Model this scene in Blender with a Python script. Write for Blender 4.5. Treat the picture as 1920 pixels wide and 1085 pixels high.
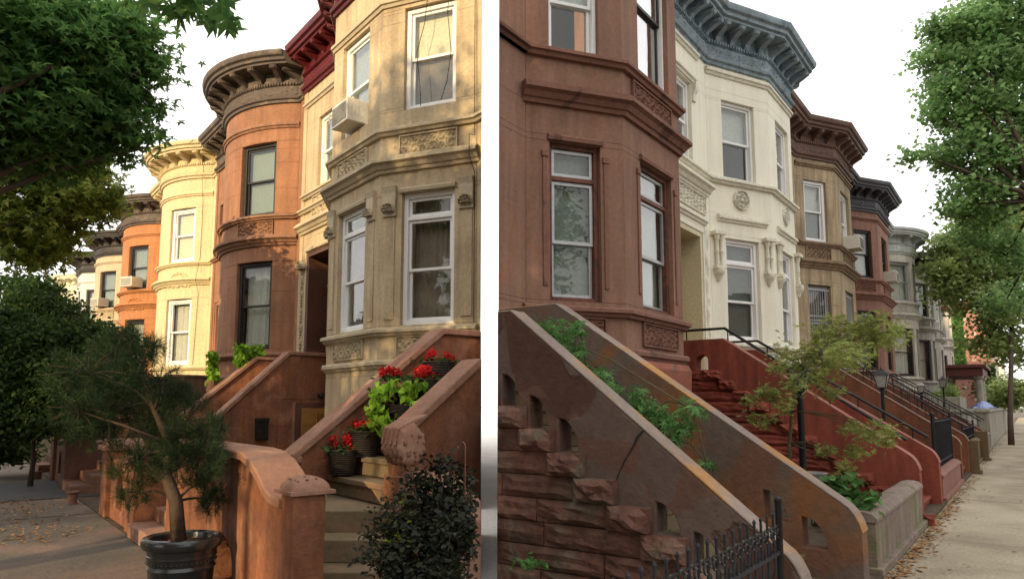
import bpy, bmesh, math, random
import numpy as np
from mathutils import Vector, Matrix
from mathutils.geometry import tessellate_polygon
C = bpy.context.scene
for o in list(bpy.data.objects): bpy.data.objects.remove(o)
rnd = random.Random(7); nrs = np.random.RandomState(5)
PI = math.pi

# ------------------------------------------------------------------ camera, sky, sun, exposure
EYE = 1.6
cam_d = bpy.data.cameras.new('camera'); cam = bpy.data.objects.new('camera', cam_d)
C.collection.objects.link(cam); C.camera = cam
cam_d.sensor_width = 36; cam_d.lens = 1340/1920*36; cam_d.shift_y = 66.08/1920
cam_d.clip_end = 2000; cam_d.clip_start = .05
PITCH = math.atan(.113)
cam.location = (0, 0, EYE); cam.rotation_euler = (PI/2 + PITCH, 0, 0)

AZ_A = math.radians(24)      # sun: seen from the left row, a little towards its near end
PR = math.radians(35.7276); PL = math.radians(38.1688)
nLv = Vector((math.cos(PL), math.sin(PL), 0)); dLv = Vector((-math.sin(PL), math.cos(PL), 0))
SUN_EL = math.radians(16)
sunh = (-nLv*math.cos(AZ_A) - dLv*math.sin(AZ_A)).normalized()
sunv = Vector((sunh.x*math.cos(SUN_EL), sunh.y*math.cos(SUN_EL), math.sin(SUN_EL)))
w = bpy.data.worlds.new('World'); C.world = w; w.use_nodes = True
nt = w.node_tree; nt.nodes.clear()
sky = nt.nodes.new('ShaderNodeTexSky'); sky.sky_type = 'NISHITA'; sky.sun_disc = False
sky.sun_elevation = SUN_EL; sky.sun_rotation = math.atan2(sunv.x, sunv.y)
sky.air_density = 1.0; sky.dust_density = 4.0; sky.ozone_density = 1.0
bg = nt.nodes.new('ShaderNodeBackground'); bg.inputs[1].default_value = .15
cl = nt.nodes.new('ShaderNodeBackground'); cl.inputs[0].default_value = (1, .985, .96, 1); cl.inputs[1].default_value = 1.3
tcw = nt.nodes.new('ShaderNodeTexCoord'); nzw = nt.nodes.new('ShaderNodeTexNoise')
nzw.inputs['Scale'].default_value = 2.2; nzw.inputs['Detail'].default_value = 5
mpw = nt.nodes.new('ShaderNodeMapping'); mpw.inputs['Scale'].default_value = (1, 1, 3)
rpw = nt.nodes.new('ShaderNodeMapRange'); rpw.inputs[1].default_value = .3; rpw.inputs[2].default_value = .62
rpw.inputs[3].default_value = .78; rpw.inputs[4].default_value = 1
nt.links.new(tcw.outputs['Generated'], mpw.inputs[0]); nt.links.new(mpw.outputs[0], nzw.inputs['Vector'])
nt.links.new(nzw.outputs[0], rpw.inputs[0])
mxw = nt.nodes.new('ShaderNodeMixShader'); ow = nt.nodes.new('ShaderNodeOutputWorld')
nt.links.new(sky.outputs[0], bg.inputs[0]); nt.links.new(rpw.outputs[0], mxw.inputs[0])
nt.links.new(bg.outputs[0], mxw.inputs[1]); nt.links.new(cl.outputs[0], mxw.inputs[2])
nt.links.new(mxw.outputs[0], ow.inputs[0])
sd = bpy.data.lights.new('sun', 'SUN'); sd.energy = 3.6; sd.angle = math.radians(.6); sd.color = (1, .76, .42)
so = bpy.data.objects.new('sun', sd); C.collection.objects.link(so)
so.rotation_euler = sunv.to_track_quat('Z', 'Y').to_euler(); so.location = sunv*50
C.view_settings.view_transform = 'Standard'; C.view_settings.look = 'None'
C.view_settings.exposure = .55; C.view_settings.gamma = 1; C.view_settings.use_curve_mapping = False
C.cycles.max_bounces = 6; C.cycles.transparent_max_bounces = 12

# ------------------------------------------------------------------ the two row frames
# local x runs along the row (right as seen from the street), y into the building
ANG = {'R': PI/2 - PR, 'L': -(PI/2 - PL), 'W': 0.0}
MAT4 = {k: Matrix.Rotation(a, 4, 'Z') for k, a in ANG.items()}
def W(fr, x, y, z=0): return MAT4[fr] @ Vector((x, y, z))
def ray(px, py):
    a = (px-960)/1340; b = -(py-542.5-66.08)/1340
    return Vector((a, math.cos(PITCH)-b*math.sin(PITCH), math.sin(PITCH)+b*math.cos(PITCH)))
def at(fr, px, py, x=None, y=None, z=None):
    """row coordinates of the thing seen in that direction on the plane x=, y= or z="""
    r = MAT4[fr].inverted() @ ray(px, py)
    if y is not None: k = y/r.y
    elif x is not None: k = x/r.x
    else: k = (z-EYE)/r.z
    return Vector((r.x*k, r.y*k, r.z*k+EYE))
def wat(px, py, Y):
    r = ray(px, py); k = Y/r.y; return Vector((r.x*k, r.y*k, r.z*k+EYE))

# ------------------------------------------------------------------ materials
def mat(name, base, rough=.85, var=.18, scale=1.3, bump=.25, bscale=40, streak=0, patch=None, pscale=1.0, pth=.55,
        patch2=None, metal=0, spec=.3, pieces=0, psoft=.03, fine=.12):
    m = bpy.data.materials.new(name); m.use_nodes = True; n = m.node_tree.nodes; l = m.node_tree.links
    b = n['Principled BSDF']; b.inputs['Roughness'].default_value = rough; b.inputs['Metallic'].default_value = metal
    b.inputs['Specular IOR Level'].default_value = spec
    tc = n.new('ShaderNodeTexCoord')
    def noise(sc, det=6, vec=None, dist=0):
        q = n.new('ShaderNodeTexNoise'); q.inputs['Scale'].default_value = sc; q.inputs['Detail'].default_value = det
        q.inputs['Distortion'].default_value = dist; l.new(vec or tc.outputs['Object'], q.inputs['Vector']); return q.outputs[0]
    def rng(v, a, b_, c, d):
        q = n.new('ShaderNodeMapRange'); q.inputs[1].default_value = a; q.inputs[2].default_value = b_
        q.inputs[3].default_value = c; q.inputs[4].default_value = d; l.new(v, q.inputs[0]); return q.outputs[0]
    def mix(f, a, b_, typ='MIX'):
        q = n.new('ShaderNodeMix'); q.data_type = 'RGBA'; q.blend_type = typ
        if isinstance(f, float): q.inputs[0].default_value = f
        else: l.new(f, q.inputs[0])
        for i, v in ((6, a), (7, b_)):
            if isinstance(v, tuple): q.inputs[i].default_value = (*v, 1)
            else: l.new(v, q.inputs[i])
        return q.outputs[2]
    def mul(col, f):
        h = n.new('ShaderNodeHueSaturation'); l.new(f, h.inputs['Value'])
        if isinstance(col, tuple): h.inputs['Color'].default_value = (*col, 1)
        else: l.new(col, h.inputs['Color'])
        return h.outputs[0]
    col = base
    big = noise(scale, 8)
    if patch:
        p = rng(noise(pscale, 7, dist=.8), pth-psoft, pth+psoft, 0, 1); col = mix(p, base, patch)
        if patch2:
            p2 = rng(noise(pscale*1.7, 8, dist=1.2), pth+.02-psoft, pth+.02+psoft*2, 0, 1); col = mix(p2, col, patch2)
    pm = None
    if patch and psoft < .02: pm = p
    col = mul(col, rng(big, .25, .75, 1-var, 1+var))
    col = mul(col, rng(noise(bscale*.5, 4), .3, .7, 1-fine, 1+fine))
    if streak:
        mp = n.new('ShaderNodeMapping'); mp.inputs['Scale'].default_value = (5, 5, .5); l.new(tc.outputs['Object'], mp.inputs[0])
        col = mul(col, rng(noise(1.6, 6, mp.outputs[0]), .35, .7, 1+streak*.3, 1-streak))
    if pieces:
        oi = n.new('ShaderNodeObjectInfo'); col = mul(col, rng(oi.outputs['Random'], 0, 1, 1-pieces, 1+pieces))
    l.new(col, b.inputs['Base Color']) if not isinstance(col, tuple) else None
    if bump:
        bp = n.new('ShaderNodeBump'); bp.inputs['Strength'].default_value = bump; bp.inputs['Distance'].default_value = .02
        l.new(noise(bscale, 8), bp.inputs['Height'])
        bp2 = n.new('ShaderNodeBump'); bp2.inputs['Strength'].default_value = bump*.8; bp2.inputs['Distance'].default_value = .05
        l.new(noise(bscale*.14, 6), bp2.inputs['Height']); l.new(bp.outputs[0], bp2.inputs['Normal']); last = bp2
        if pm is not None:
            bp3 = n.new('ShaderNodeBump'); bp3.inputs['Strength'].default_value = 1; bp3.inputs['Distance'].default_value = .012; bp3.invert = True; l.new(pm, bp3.inputs['Height']); l.new(bp2.outputs[0], bp3.inputs['Normal']); last = bp3
        l.new(last.outputs[0], b.inputs['Normal'])
    return m
def glass(name, tint=(.95, .965, .955), refl=.035):
    m = bpy.data.materials.new(name); m.use_nodes = True; n = m.node_tree.nodes; l = m.node_tree.links; n.clear()
    t = n.new('ShaderNodeBsdfTransparent'); t.inputs[0].default_value = (*tint, 1)
    g = n.new('ShaderNodeBsdfGlossy'); g.inputs[1].default_value = .015
    lw = n.new('ShaderNodeLayerWeight'); lw.inputs[0].default_value = .5
    pw = n.new('ShaderNodeMath'); pw.operation = 'POWER'; pw.inputs[1].default_value = 3.2; l.new(lw.outputs['Facing'], pw.inputs[0])
    ad = n.new('ShaderNodeMath'); ad.operation = 'MULTIPLY_ADD'; ad.inputs[1].default_value = .75; ad.inputs[2].default_value = refl
    ad.use_clamp = True; l.new(pw.outputs[0], ad.inputs[0])
    tc = n.new('ShaderNodeTexCoord'); nz = n.new('ShaderNodeTexNoise'); nz.inputs['Scale'].default_value = 1.3
    l.new(tc.outputs['Object'], nz.inputs['Vector']); bp = n.new('ShaderNodeBump'); bp.inputs['Strength'].default_value = .12
    bp.inputs['Distance'].default_value = .05; l.new(nz.outputs[0], bp.inputs['Height']); l.new(bp.outputs[0], g.inputs['Normal'])
    mx = n.new('ShaderNodeMixShader'); l.new(ad.outputs[0], mx.inputs[0]); l.new(t.outputs[0], mx.inputs[1]); l.new(g.outputs[0], mx.inputs[2])
    o = n.new('ShaderNodeOutputMaterial'); l.new(mx.outputs[0], o.inputs[0]); return m
def leafmat(name, c1, c2, c3=None, trans=.35, rough=.62):
    m = bpy.data.materials.new(name); m.use_nodes = True; n = m.node_tree.nodes; l = m.node_tree.links; b = n['Principled BSDF']
    ge = n.new('ShaderNodeNewGeometry'); cr = n.new('ShaderNodeValToRGB'); e = cr.color_ramp.elements
    e[0].color = (*c1, 1); e[1].color = (*c2, 1)
    if c3: q = e.new(.9); q.color = (*c2, 1); e[-1].color = (*c3, 1)
    l.new(ge.outputs['Random Per Island'], cr.inputs[0])
    tc = n.new('ShaderNodeTexCoord'); nz = n.new('ShaderNodeTexNoise'); nz.inputs['Scale'].default_value = 1.1
    l.new(tc.outputs['Object'], nz.inputs['Vector']); mr = n.new('ShaderNodeMapRange'); mr.inputs[1].default_value = .3; mr.inputs[2].default_value = .7
    mr.inputs[3].default_value = .7; mr.inputs[4].default_value = 1.35; l.new(nz.outputs[0], mr.inputs[0])
    h = n.new('ShaderNodeHueSaturation'); l.new(mr.outputs[0], h.inputs['Value']); l.new(cr.outputs[0], h.inputs['Color'])
    l.new(h.outputs[0], b.inputs['Base Color']); b.inputs['Roughness'].default_value = rough; b.inputs['Specular IOR Level'].default_value = .18
    t = n.new('ShaderNodeBsdfTranslucent'); l.new(h.outputs[0], t.inputs[0])
    mx = n.new('ShaderNodeMixShader'); mx.inputs[0].default_value = trans
    l.new(b.outputs[0], mx.inputs[1]); l.new(t.outputs[0], mx.inputs[2]); l.new(mx.outputs[0], n['Material Output'].inputs[0])
    return m
M = {}
# left row
M['L_cream'] = mat('cream_painted_stone', (.50, .39, .245), var=.12, streak=.22, patch=(.40, .30, .19), pscale=.7, pth=.62, psoft=.08)
M['L_cream_carved'] = mat('cream_carved_stone', (.46, .38, .26), var=.15, bump=.4)
M['L_round'] = mat('orange_brown_stone', (.31, .145, .078), var=.2, streak=.2, patch=(.27, .13, .075), pscale=.6, pth=.55, psoft=.1)
M['L_round_dark'] = mat('brown_moulding_stone', (.27, .14, .085), var=.2, streak=.2)
M['L_cream2'] = mat('yellow_cream_paint', (.60, .50, .30), var=.08, streak=.1)
M['L_orange'] = mat('orange_paint', (.42, .18, .075), var=.12, streak=.15)
M['L_beige'] = mat('beige_paint', (.50, .40, .27), var=.1, streak=.15)
M['L_white'] = mat('pale_grey_paint', (.62, .60, .56), var=.08, streak=.12)
M['L_ivory'] = mat('ivory_paint', (.72, .68, .52), var=.08, streak=.1)
M['cor_black'] = mat('blackened_cornice_paint', (.055, .048, .045), rough=.6, var=.3)
M['cor_brown'] = mat('brown_black_cornice_paint', (.10, .078, .066), rough=.7, var=.35, patch=(.16, .12, .09), pscale=3, pth=.6)
M['cor_crimson'] = mat('crimson_cornice_paint', (.105, .010, .012), rough=.55, var=.2)
M['L_stoop'] = mat('terracotta_stucco', (.225, .088, .045), var=.2, streak=.28, patch=(.17, .072, .045), pscale=1.1, pth=.56, psoft=.06, patch2=(.30, .14, .085), bump=.4, bscale=34, fine=.16)
M['L_cap'] = mat('terracotta_cap', (.25, .125, .082), var=.15, patch=(.30, .17, .12), pscale=2.5, pth=.55, psoft=.1)
M['L_step'] = mat('olive_brown_step_paint', (.16, .12, .07), var=.25, patch=(.22, .13, .08), pscale=2.5, psoft=.1)
M['dkbrown_stoop'] = mat('dark_brown_stoop_stone', (.17, .085, .06), var=.2, streak=.2)
M['cream_stoop'] = mat('mossy_cream_stoop_stone', (.36, .33, .22), var=.2, streak=.3, patch=(.17, .15, .08), pscale=2, pth=.6)
# right row
M['R_brown'] = mat('painted_brownstone', (.24, .13, .09), var=.15, streak=.2, patch=(.235, .135, .09), pscale=.55, pth=.62, psoft=.07, patch2=(.27, .115, .07), bump=.22)
M['R_brown_trim'] = mat('brownstone_trim', (.205, .10, .07), var=.2, patch=(.12, .06, .045), pscale=3, pth=.62)
M['R_brown_base'] = mat('red_brown_base_paint', (.30, .10, .065), var=.14, patch=(.17, .09, .065), pscale=1.6, pth=.6)
M['R_white'] = mat('ivory_white_paint', (.80, .76, .62), var=.05, streak=.08, bump=.1, fine=.03)
M['R_white_trim'] = mat('ivory_trim_paint', (.70, .665, .54), var=.08, streak=.1, bump=.15)
M['cor_blue'] = mat('slate_blue_cornice_paint', (.24, .30, .33), rough=.6, var=.2, streak=.2, patch=(.14, .19, .23), pscale=4, pth=.58)
M['R_tan'] = mat('tan_sandstone', (.43, .33, .21), var=.16, streak=.38, patch=(.33, .25, .16), pscale=.9, pth=.6, psoft=.1)
M['R_tan_dark'] = mat('dark_tan_moulding', (.27, .19, .12), var=.2, streak=.3)
M['cor_chocolate'] = mat('chocolate_cornice_paint', (.165, .095, .075), rough=.6, var=.2)
M['R_br2'] = mat('red_brown_stone', (.28, .145, .105), var=.15, streak=.2)
M['cor_charcoal'] = mat('charcoal_cornice_paint', (.09, .088, .10), rough=.6, var=.2)
M['R_grey'] = mat('grey_limestone', (.50, .46, .385), var=.12, streak=.25)
M['R_grey2'] = mat('dull_grey_stone', (.33, .305, .26), var=.12, streak=.25)
M['cor_pale'] = mat('pale_grey_cornice_paint', (.47, .49, .46), rough=.6, var=.12, streak=.2)
M['b_stoop'] = mat('peeling_brown_stucco', (.115, .078, .062), var=.14, bump=.35, bscale=30, patch=(.085, .042, .030), pscale=.75, pth=.51, psoft=.006, patch2=(.12, .062, .044), fine=.14)
M['b_stoop_far'] = mat('rust_stained_brown_stucco', (.125, .09, .07), var=.14, bump=.35, bscale=30, patch=(.21, .085, .028), pscale=.9, pth=.53, psoft=.05, patch2=(.15, .075, .045), fine=.12)
M['b_cap'] = mat('worn_cap_stucco', (.23, .175, .145), var=.25, patch=(.33, .17, .06), pscale=1.3, pth=.55, psoft=.06)
M['b_rock'] = mat('rough_brownstone_block', (.13, .062, .043), var=.35, scale=3.2, bump=.9, bscale=26, patch=(.13, .10, .07), pscale=2.6, pth=.56, psoft=.08, pieces=.16, fine=.25)
M['r_stoop'] = mat('red_oxide_stucco', (.225, .056, .034), var=.2, streak=.3, bump=.2, bscale=30)
M['r_cap'] = mat('red_oxide_cap', (.30, .115, .085), var=.15)
M['r_rock'] = mat('red_painted_rough_block', (.215, .05, .032), var=.3, scale=3, bump=.8, bscale=26, pieces=.12, fine=.2)
M['t_stoop'] = mat('rust_brown_stucco', (.21, .075, .04), var=.2, streak=.35, patch=(.15, .06, .035), pscale=1.2, pth=.55, psoft=.1)
M['t_cap'] = mat('tan_brown_cap', (.23, .13, .09), var=.2)
M['olive'] = mat('olive_brown_stone', (.13, .09, .045), var=.2)
M['pink'] = mat('dusty_red_stone', (.26, .12, .095), var=.15, patch=(.22, .12, .09), pscale=3)
M['yardstone'] = mat('grey_brown_wall_stone', (.235, .175, .145), var=.2, streak=.25, patch=(.17, .16, .085), pscale=1.6, pth=.56, psoft=.1, bump=.4)
M['concrete'] = mat('weathered_concrete', (.34, .32, .26), var=.15, streak=.4, bump=.3)
M['whitewash'] = mat('white_painted_concrete', (.66, .66, .62), var=.08, streak=.15)
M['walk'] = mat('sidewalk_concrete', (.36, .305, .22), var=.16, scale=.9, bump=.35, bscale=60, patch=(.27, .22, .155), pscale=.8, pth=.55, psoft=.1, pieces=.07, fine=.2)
M['walkL'] = mat('shaded_sidewalk_concrete', (.105, .088, .070), var=.2, scale=.9, bump=.35, bscale=60, patch=(.20, .13, .10), pscale=.6, pth=.58, psoft=.1, pieces=.08, fine=.2)  # darker copy of the sidewalk: the left street's shade is in its colour
M['soil'] = mat('garden_soil', (.07, .05, .032), var=.35, scale=3, bump=1, bscale=18, fine=.35)
M['asphalt'] = mat('asphalt', (.055, .055, .055), var=.2)
M['ground'] = mat('packed_ground', (.12, .10, .075), var=.3, bump=.5)
M['palepath'] = mat('pale_concrete_path', (.80, .79, .77), var=.08)
M['roof'] = mat('roof_membrane', (.10, .095, .09))
M['roof_red'] = mat('terracotta_roof_edge', (.36, .14, .07), var=.3, scale=5)
M['dark'] = mat('dark_interior', (.018, .017, .016), bump=0)
M['floorin'] = mat('dim_interior_wall', (.09, .08, .07), bump=0)
M['white_pvc'] = mat('white_window_frame', (.80, .80, .78), rough=.45, var=.03, bump=0, fine=.02, streak=.05)
M['grey_alu'] = mat('grey_aluminium_frame', (.38, .38, .38), rough=.4, var=.1, metal=.4, bump=0)
M['dark_frame'] = mat('dark_window_frame', (.028, .024, .022), rough=.45, var=.2, bump=0)
M['brown_frame'] = mat('brown_window_frame', (.14, .05, .032), rough=.6, var=.25, bump=.1, patch=(.08, .035, .025), pscale=6)
M['tanframe'] = mat('brown_grey_window_frame', (.13, .10, .075), rough=.6, bump=0)
M['curtain'] = mat('pale_curtain', (.55, .53, .47), bump=0, var=.1)
M['curtain_dark'] = mat('taupe_curtain', (.24, .195, .15), bump=0, var=.2)
M['blind'] = mat('roller_blind', (.46, .47, .44), bump=0, var=.04)
M['blind_y'] = mat('cream_roller_blind', (.62, .56, .38), bump=0, var=.04)
M['blind_g'] = mat('green_grey_blind', (.20, .23, .20), bump=0, var=.1)
M['slat'] = mat('grey_green_slat', (.30, .33, .29), bump=0, var=.03)
M['doorcream'] = mat('cream_door_paint', (.56, .49, .32), var=.06, rough=.5, bump=.05)
M['doorbrown'] = mat('dark_wood_door', (.10, .045, .03), var=.25, rough=.45, bump=.2)
M['doorochre'] = mat('ochre_wood_door', (.27, .13, .035), var=.25, rough=.5, bump=.2)
M['iron'] = mat('black_painted_iron', (.012, .012, .014), rough=.4, var=.25, bump=.1)
M['iron_w'] = mat('weathered_black_iron', (.022, .022, .027), rough=.6, var=.4, bump=.3)
M['lampglass'] = mat('frosted_lamp_glass', (.35, .36, .33), rough=.25, bump=0, spec=.5)
M['ac'] = mat('off_white_ac_casing', (.62, .58, .48), rough=.5, var=.06, bump=0)
M['ac_grey'] = mat('grey_ac_fins', (.17, .17, .165), rough=.6, var=.15, bump=.4, bscale=90)
M['pot_dark'] = mat('glazed_charcoal_pot', (.025, .028, .028), rough=.22, var=.3, bump=.06, spec=.6)
M['pot_rib'] = mat('ribbed_black_pot', (.022, .017, .015), rough=.55, var=.2, bump=.1)
M['pot_grey'] = mat('grey_stoneware', (.35, .33, .32), var=.15)
M['mulch'] = mat('red_bark_mulch', (.20, .06, .025), var=.5, scale=20, bump=1, bscale=40, fine=.5)
M['bark'] = mat('grey_brown_bark', (.085, .06, .042), var=.3, bump=1, bscale=14)
M['barkpine'] = mat('pine_bark', (.065, .042, .028), var=.3, bump=1, bscale=16)
M['barkgreen'] = mat('smooth_green_bark', (.09, .085, .045), var=.2, bump=.3)
M['plastic_black'] = mat('black_plastic', (.010, .010, .011), rough=.35, bump=0)
M['cable'] = mat('black_cable', (.02, .017, .015), bump=0)
M['brick'] = mat('red_brick', (.30, .10, .07), var=.15, pieces=.2)
M['brickfar'] = mat('pink_red_brick_wall', (.33, .15, .12), var=.15)
M['mortar'] = mat('lime_mortar', (.42, .36, .30))
M['porchred'] = mat('maroon_porch_paint', (.10, .028, .024), var=.15, rough=.6)
M['tarp'] = mat('blue_tarpaulin', (.01, .08, .36), rough=.35, var=.15, bump=.2)
M['deadleaf'] = leafmat('fallen_leaves', (.22, .10, .04), (.34, .20, .08), (.12, .05, .03), trans=.1)
M['petal'] = leafmat('red_petals', (.45, .01, .012), (.62, .03, .03), trans=.3)
M['petal_o'] = leafmat('orange_petals', (.6, .10, .02), (.65, .2, .04), trans=.3)
M['leaf_gum'] = leafmat('sweetgum_leaf', (.06, .14, .045), (.14, .27, .07), (.26, .38, .09), trans=.6)  # leaf colours raised so the crown looks backlit
M['leaf_gum_y'] = leafmat('sunlit_yellow_leaf', (.14, .22, .04), (.32, .36, .07), (.5, .45, .10), trans=.5)  # yellow-green, brightened to stand in for sunlight on this crown
M['leaf_dark'] = leafmat('dark_hedge_leaf', (.026, .055, .018), (.065, .115, .03), (.14, .20, .05), trans=.45)
M['leaf_pine'] = leafmat('pine_needle', (.010, .024, .010), (.025, .055, .016), (.10, .13, .03), trans=.15)
M['leaf_shrub'] = leafmat('blue_green_shrub_leaf', (.014, .017, .010), (.028, .032, .018), (.055, .055, .02), trans=.2)
M['leaf_shrub_y'] = leafmat('lime_shrub_leaf', (.16, .18, .02), (.24, .26, .05), trans=.4)
M['leaf_lime'] = leafmat('lime_vine_leaf', (.13, .26, .02), (.24, .42, .04), (.33, .5, .08), trans=.35)
M['leaf_purple'] = leafmat('purple_black_leaf', (.018, .014, .014), (.035, .024, .022), trans=.1)
M['leaf_ginkgo'] = leafmat('ginkgo_leaf', (.16, .28, .10), (.32, .48, .18), (.48, .62, .26), trans=.6)
M['leaf_far'] = leafmat('street_tree_leaf', (.20, .27, .085), (.38, .46, .17), (.55, .58, .24), trans=.6)
M['leaf_maple'] = leafmat('japanese_maple_leaf', (.20, .26, .06), (.34, .37, .11), (.44, .36, .14), trans=.4)
M['leaf_vine'] = leafmat('creeper_leaf', (.05, .125, .035), (.11, .23, .06), (.19, .31, .10), trans=.35)
M['glass'] = glass('window_glass')
M['glass_sky'] = glass('bright_reflecting_glass', refl=.45)
M['lit'] = bpy.data.materials.new('lit_bulb'); M['lit'].use_nodes = True
_b = M['lit'].node_tree.nodes['Principled BSDF']; _b.inputs['Emission Color'].default_value = (1, .75, .4, 1); _b.inputs['Emission Strength'].default_value = 4

# ------------------------------------------------------------------ mesh helpers
ORG = {}; FRM = {}; CLIP = {}
def clip_plane(side):
    # the narrow alley between the two corner buildings: its two side planes (world)
    px = 903 if side == 'L' else 933
    a = (px-960)/1340*math.cos(PITCH)     # direction of the alley wall
    d = Vector((a + (-.004 if side == 'L' else .003), 1, 0)).normalized()
    p = Vector((a*6.0, 6.0, 0))
    n = Vector((d.y, -d.x, 0))            # points right
    if side == 'R': n = -n                # removes what lies beyond
    return p, n
class MB:
    def __init__(s): s.v = []; s.f = []
    def add(s, vs, fs):
        k = len(s.v); s.v += [tuple(v) for v in vs]; s.f += [tuple(i+k for i in f) for f in fs]; return s
    def box(s, x0, x1, y0, y1, z0, z1, T=None):
        vs = [Vector((x, y, z)) for z in (z0, z1) for y in (y0, y1) for x in (x0, x1)]
        if T: vs = [T @ v for v in vs]
        return s.add(vs, [(0, 2, 3, 1), (4, 5, 7, 6), (0, 1, 5, 4), (2, 6, 7, 3), (0, 4, 6, 2), (1, 3, 7, 5)])
    def prism(s, outline, holes, f0, f1):
        """outline/holes: 2D loops; f0, f1 map a 2D point to 3D on either side"""
        loops = [outline] + list(holes)
        tess = tessellate_polygon([[Vector((p[0], p[1], 0)) for p in lp] for lp in loops])
        pts = [p for lp in loops for p in lp]; n = len(pts)
        vs = [f0(*p) for p in pts] + [f1(*p) for p in pts]
        fs = [tuple(t) for t in tess] + [tuple(i+n for i in reversed(t)) for t in tess]
        k = 0
        for lp in loops:
            m = len(lp)
            for i in range(m): a, b = k+i, k+(i+1) % m; fs.append((a, b, b+n, a+n))
            k += m
        return s.add(vs, fs)
    def tube(s, pts, r, n=6, cap=True):
        pts = [Vector(p) for p in pts]; rs = r if isinstance(r, (list, tuple)) else [r]*len(pts); vs = []; fs = []
        up0 = None
        for i, p in enumerate(pts):
            t = (pts[min(i+1, len(pts)-1)] - pts[max(i-1, 0)]).normalized()
            ref = up0 if up0 is not None else (Vector((0, 0, 1)) if abs(t.z) < .9 else Vector((1, 0, 0)))
            a = t.cross(ref)
            if a.length < 1e-4: a = t.cross(Vector((1, .3, 0)))
            a.normalize(); b = a.cross(t).normalized(); up0 = b
            for k in range(n):
                q = 2*PI*k/n; vs.append(p + (a*math.cos(q)+b*math.sin(q))*rs[i])
        for i in range(len(pts)-1):
            for k in range(n): fs.append((i*n+k, i*n+(k+1) % n, (i+1)*n+(k+1) % n, (i+1)*n+k))
        if cap: fs += [tuple(reversed(range(n))), tuple(range((len(pts)-1)*n, len(pts)*n))]
        return s.add(vs, fs)
    def lathe(s, cx, cy, prof, n=20, rib=0):
        vs = []; fs = []
        for (r, z) in prof:
            for k in range(n): q = 2*PI*k/n; vs.append((cx+r*math.cos(q), cy+r*math.sin(q), z))
        for i in range(len(prof)-1):
            for k in range(n): fs.append((i*n+k, i*n+(k+1) % n, (i+1)*n+(k+1) % n, (i+1)*n+k))
        return s.add(vs, fs)
    def ball(s, c, r, n=8, sq=(1, 1, 1)):
        vs = []; fs = []; m = n//2+1
        for i in range(m+1):
            th = PI*i/m
            for k in range(n):
                q = 2*PI*k/n; vs.append((c[0]+r*sq[0]*math.sin(th)*math.cos(q), c[1]+r*sq[1]*math.sin(th)*math.sin(q), c[2]+r*sq[2]*math.cos(th)))
        for i in range(m):
            for k in range(n): fs.append((i*n+k, (i+1)*n+k, (i+1)*n+(k+1) % n, i*n+(k+1) % n))
        return s.add(vs, fs)
    def build(s, name, m, parent=None, smooth=False, bevel=0):
        return obj(name, s.v, s.f, m, parent, smooth, bevel)
def obj(name, v, f, m, parent=None, smooth=False, bevel=0):
    o0 = ORG.get(parent.name) if parent else CUR['org']
    fr = FRM.get(parent.name) if parent else CUR['fr']; cp = CLIP.get(parent.name) if parent else CUR.get('clip')
    va = np.array(v, dtype=float) - np.array(o0, dtype=float) if len(v) else np.zeros((0, 3))
    me = bpy.data.meshes.new(name); me.from_pydata(va.tolist(), [], f); me.update()
    if isinstance(m, str): m = M[m]
    me.materials.append(m)
    bm = bmesh.new(); bm.from_mesh(me)
    if cp:
        p, n = clip_plane(cp); R = MAT4[fr].inverted()
        lp = R @ p - Vector(o0); ln = (R @ n)
        vs = [v_.co for v_ in bm.verts]
        if vs and max((c-lp).dot(ln) for c in vs) > 0:
            geo = bm.verts[:]+bm.edges[:]+bm.faces[:]
            r = bmesh.ops.bisect_plane(bm, geom=geo, plane_co=lp, plane_no=ln, clear_outer=True)
            ed = [e for e in r['geom_cut'] if isinstance(e, bmesh.types.BMEdge)]
            if ed and len(ed) < 400: bmesh.ops.holes_fill(bm, edges=ed, sides=0)
    if len(bm.faces) == 0: bm.free(); bpy.data.meshes.remove(me); return None
    if len(bm.faces) < 20000: bmesh.ops.recalc_face_normals(bm, faces=bm.faces)
    bm.to_mesh(me); bm.free()
    if smooth:
        me.polygons.foreach_set('use_smooth', [True]*len(me.polygons))
        if smooth != 'all': me.set_sharp_from_angle(angle=math.radians(35))
    o = bpy.data.objects.new(name, me); C.collection.objects.link(o)
    if bevel:
        b = o.modifiers.new('bevel', 'BEVEL'); b.width = bevel; b.segments = 2; b.limit_method = 'ANGLE'; b.angle_limit = math.radians(40)
    if parent: o.parent = parent
    else:
        o.location = MAT4[fr] @ Vector(o0); o.rotation_euler = (0, 0, ANG[fr])
    ORG[o.name] = o0; FRM[o.name] = fr; CLIP[o.name] = cp
    return o
CUR = {'org': (0, 0, 0), 'fr': 'W', 'clip': None}
def frame(fr, org=(0, 0, 0), clip=None): CUR['fr'] = fr; CUR['org'] = tuple(org); CUR['clip'] = clip
def tag(o, label=None, cat=None, group=None, kind=None):
    if o is None: return None
    for k, v in (('label', label), ('category', cat), ('group', group), ('kind', kind)):
        if v: o[k] = v
    return o
def thing(name, label, cat, fr, org, group=None, clip=None):
    e = bpy.data.objects.new(name, None); C.collection.objects.link(e); e.empty_display_size = .2
    e.location = MAT4[fr] @ Vector(org); e.rotation_euler = (0, 0, ANG[fr])
    ORG[e.name] = tuple(org); FRM[e.name] = fr; CLIP[e.name] = clip
    frame(fr, org, clip)
    return tag(e, label, cat, group)
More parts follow.
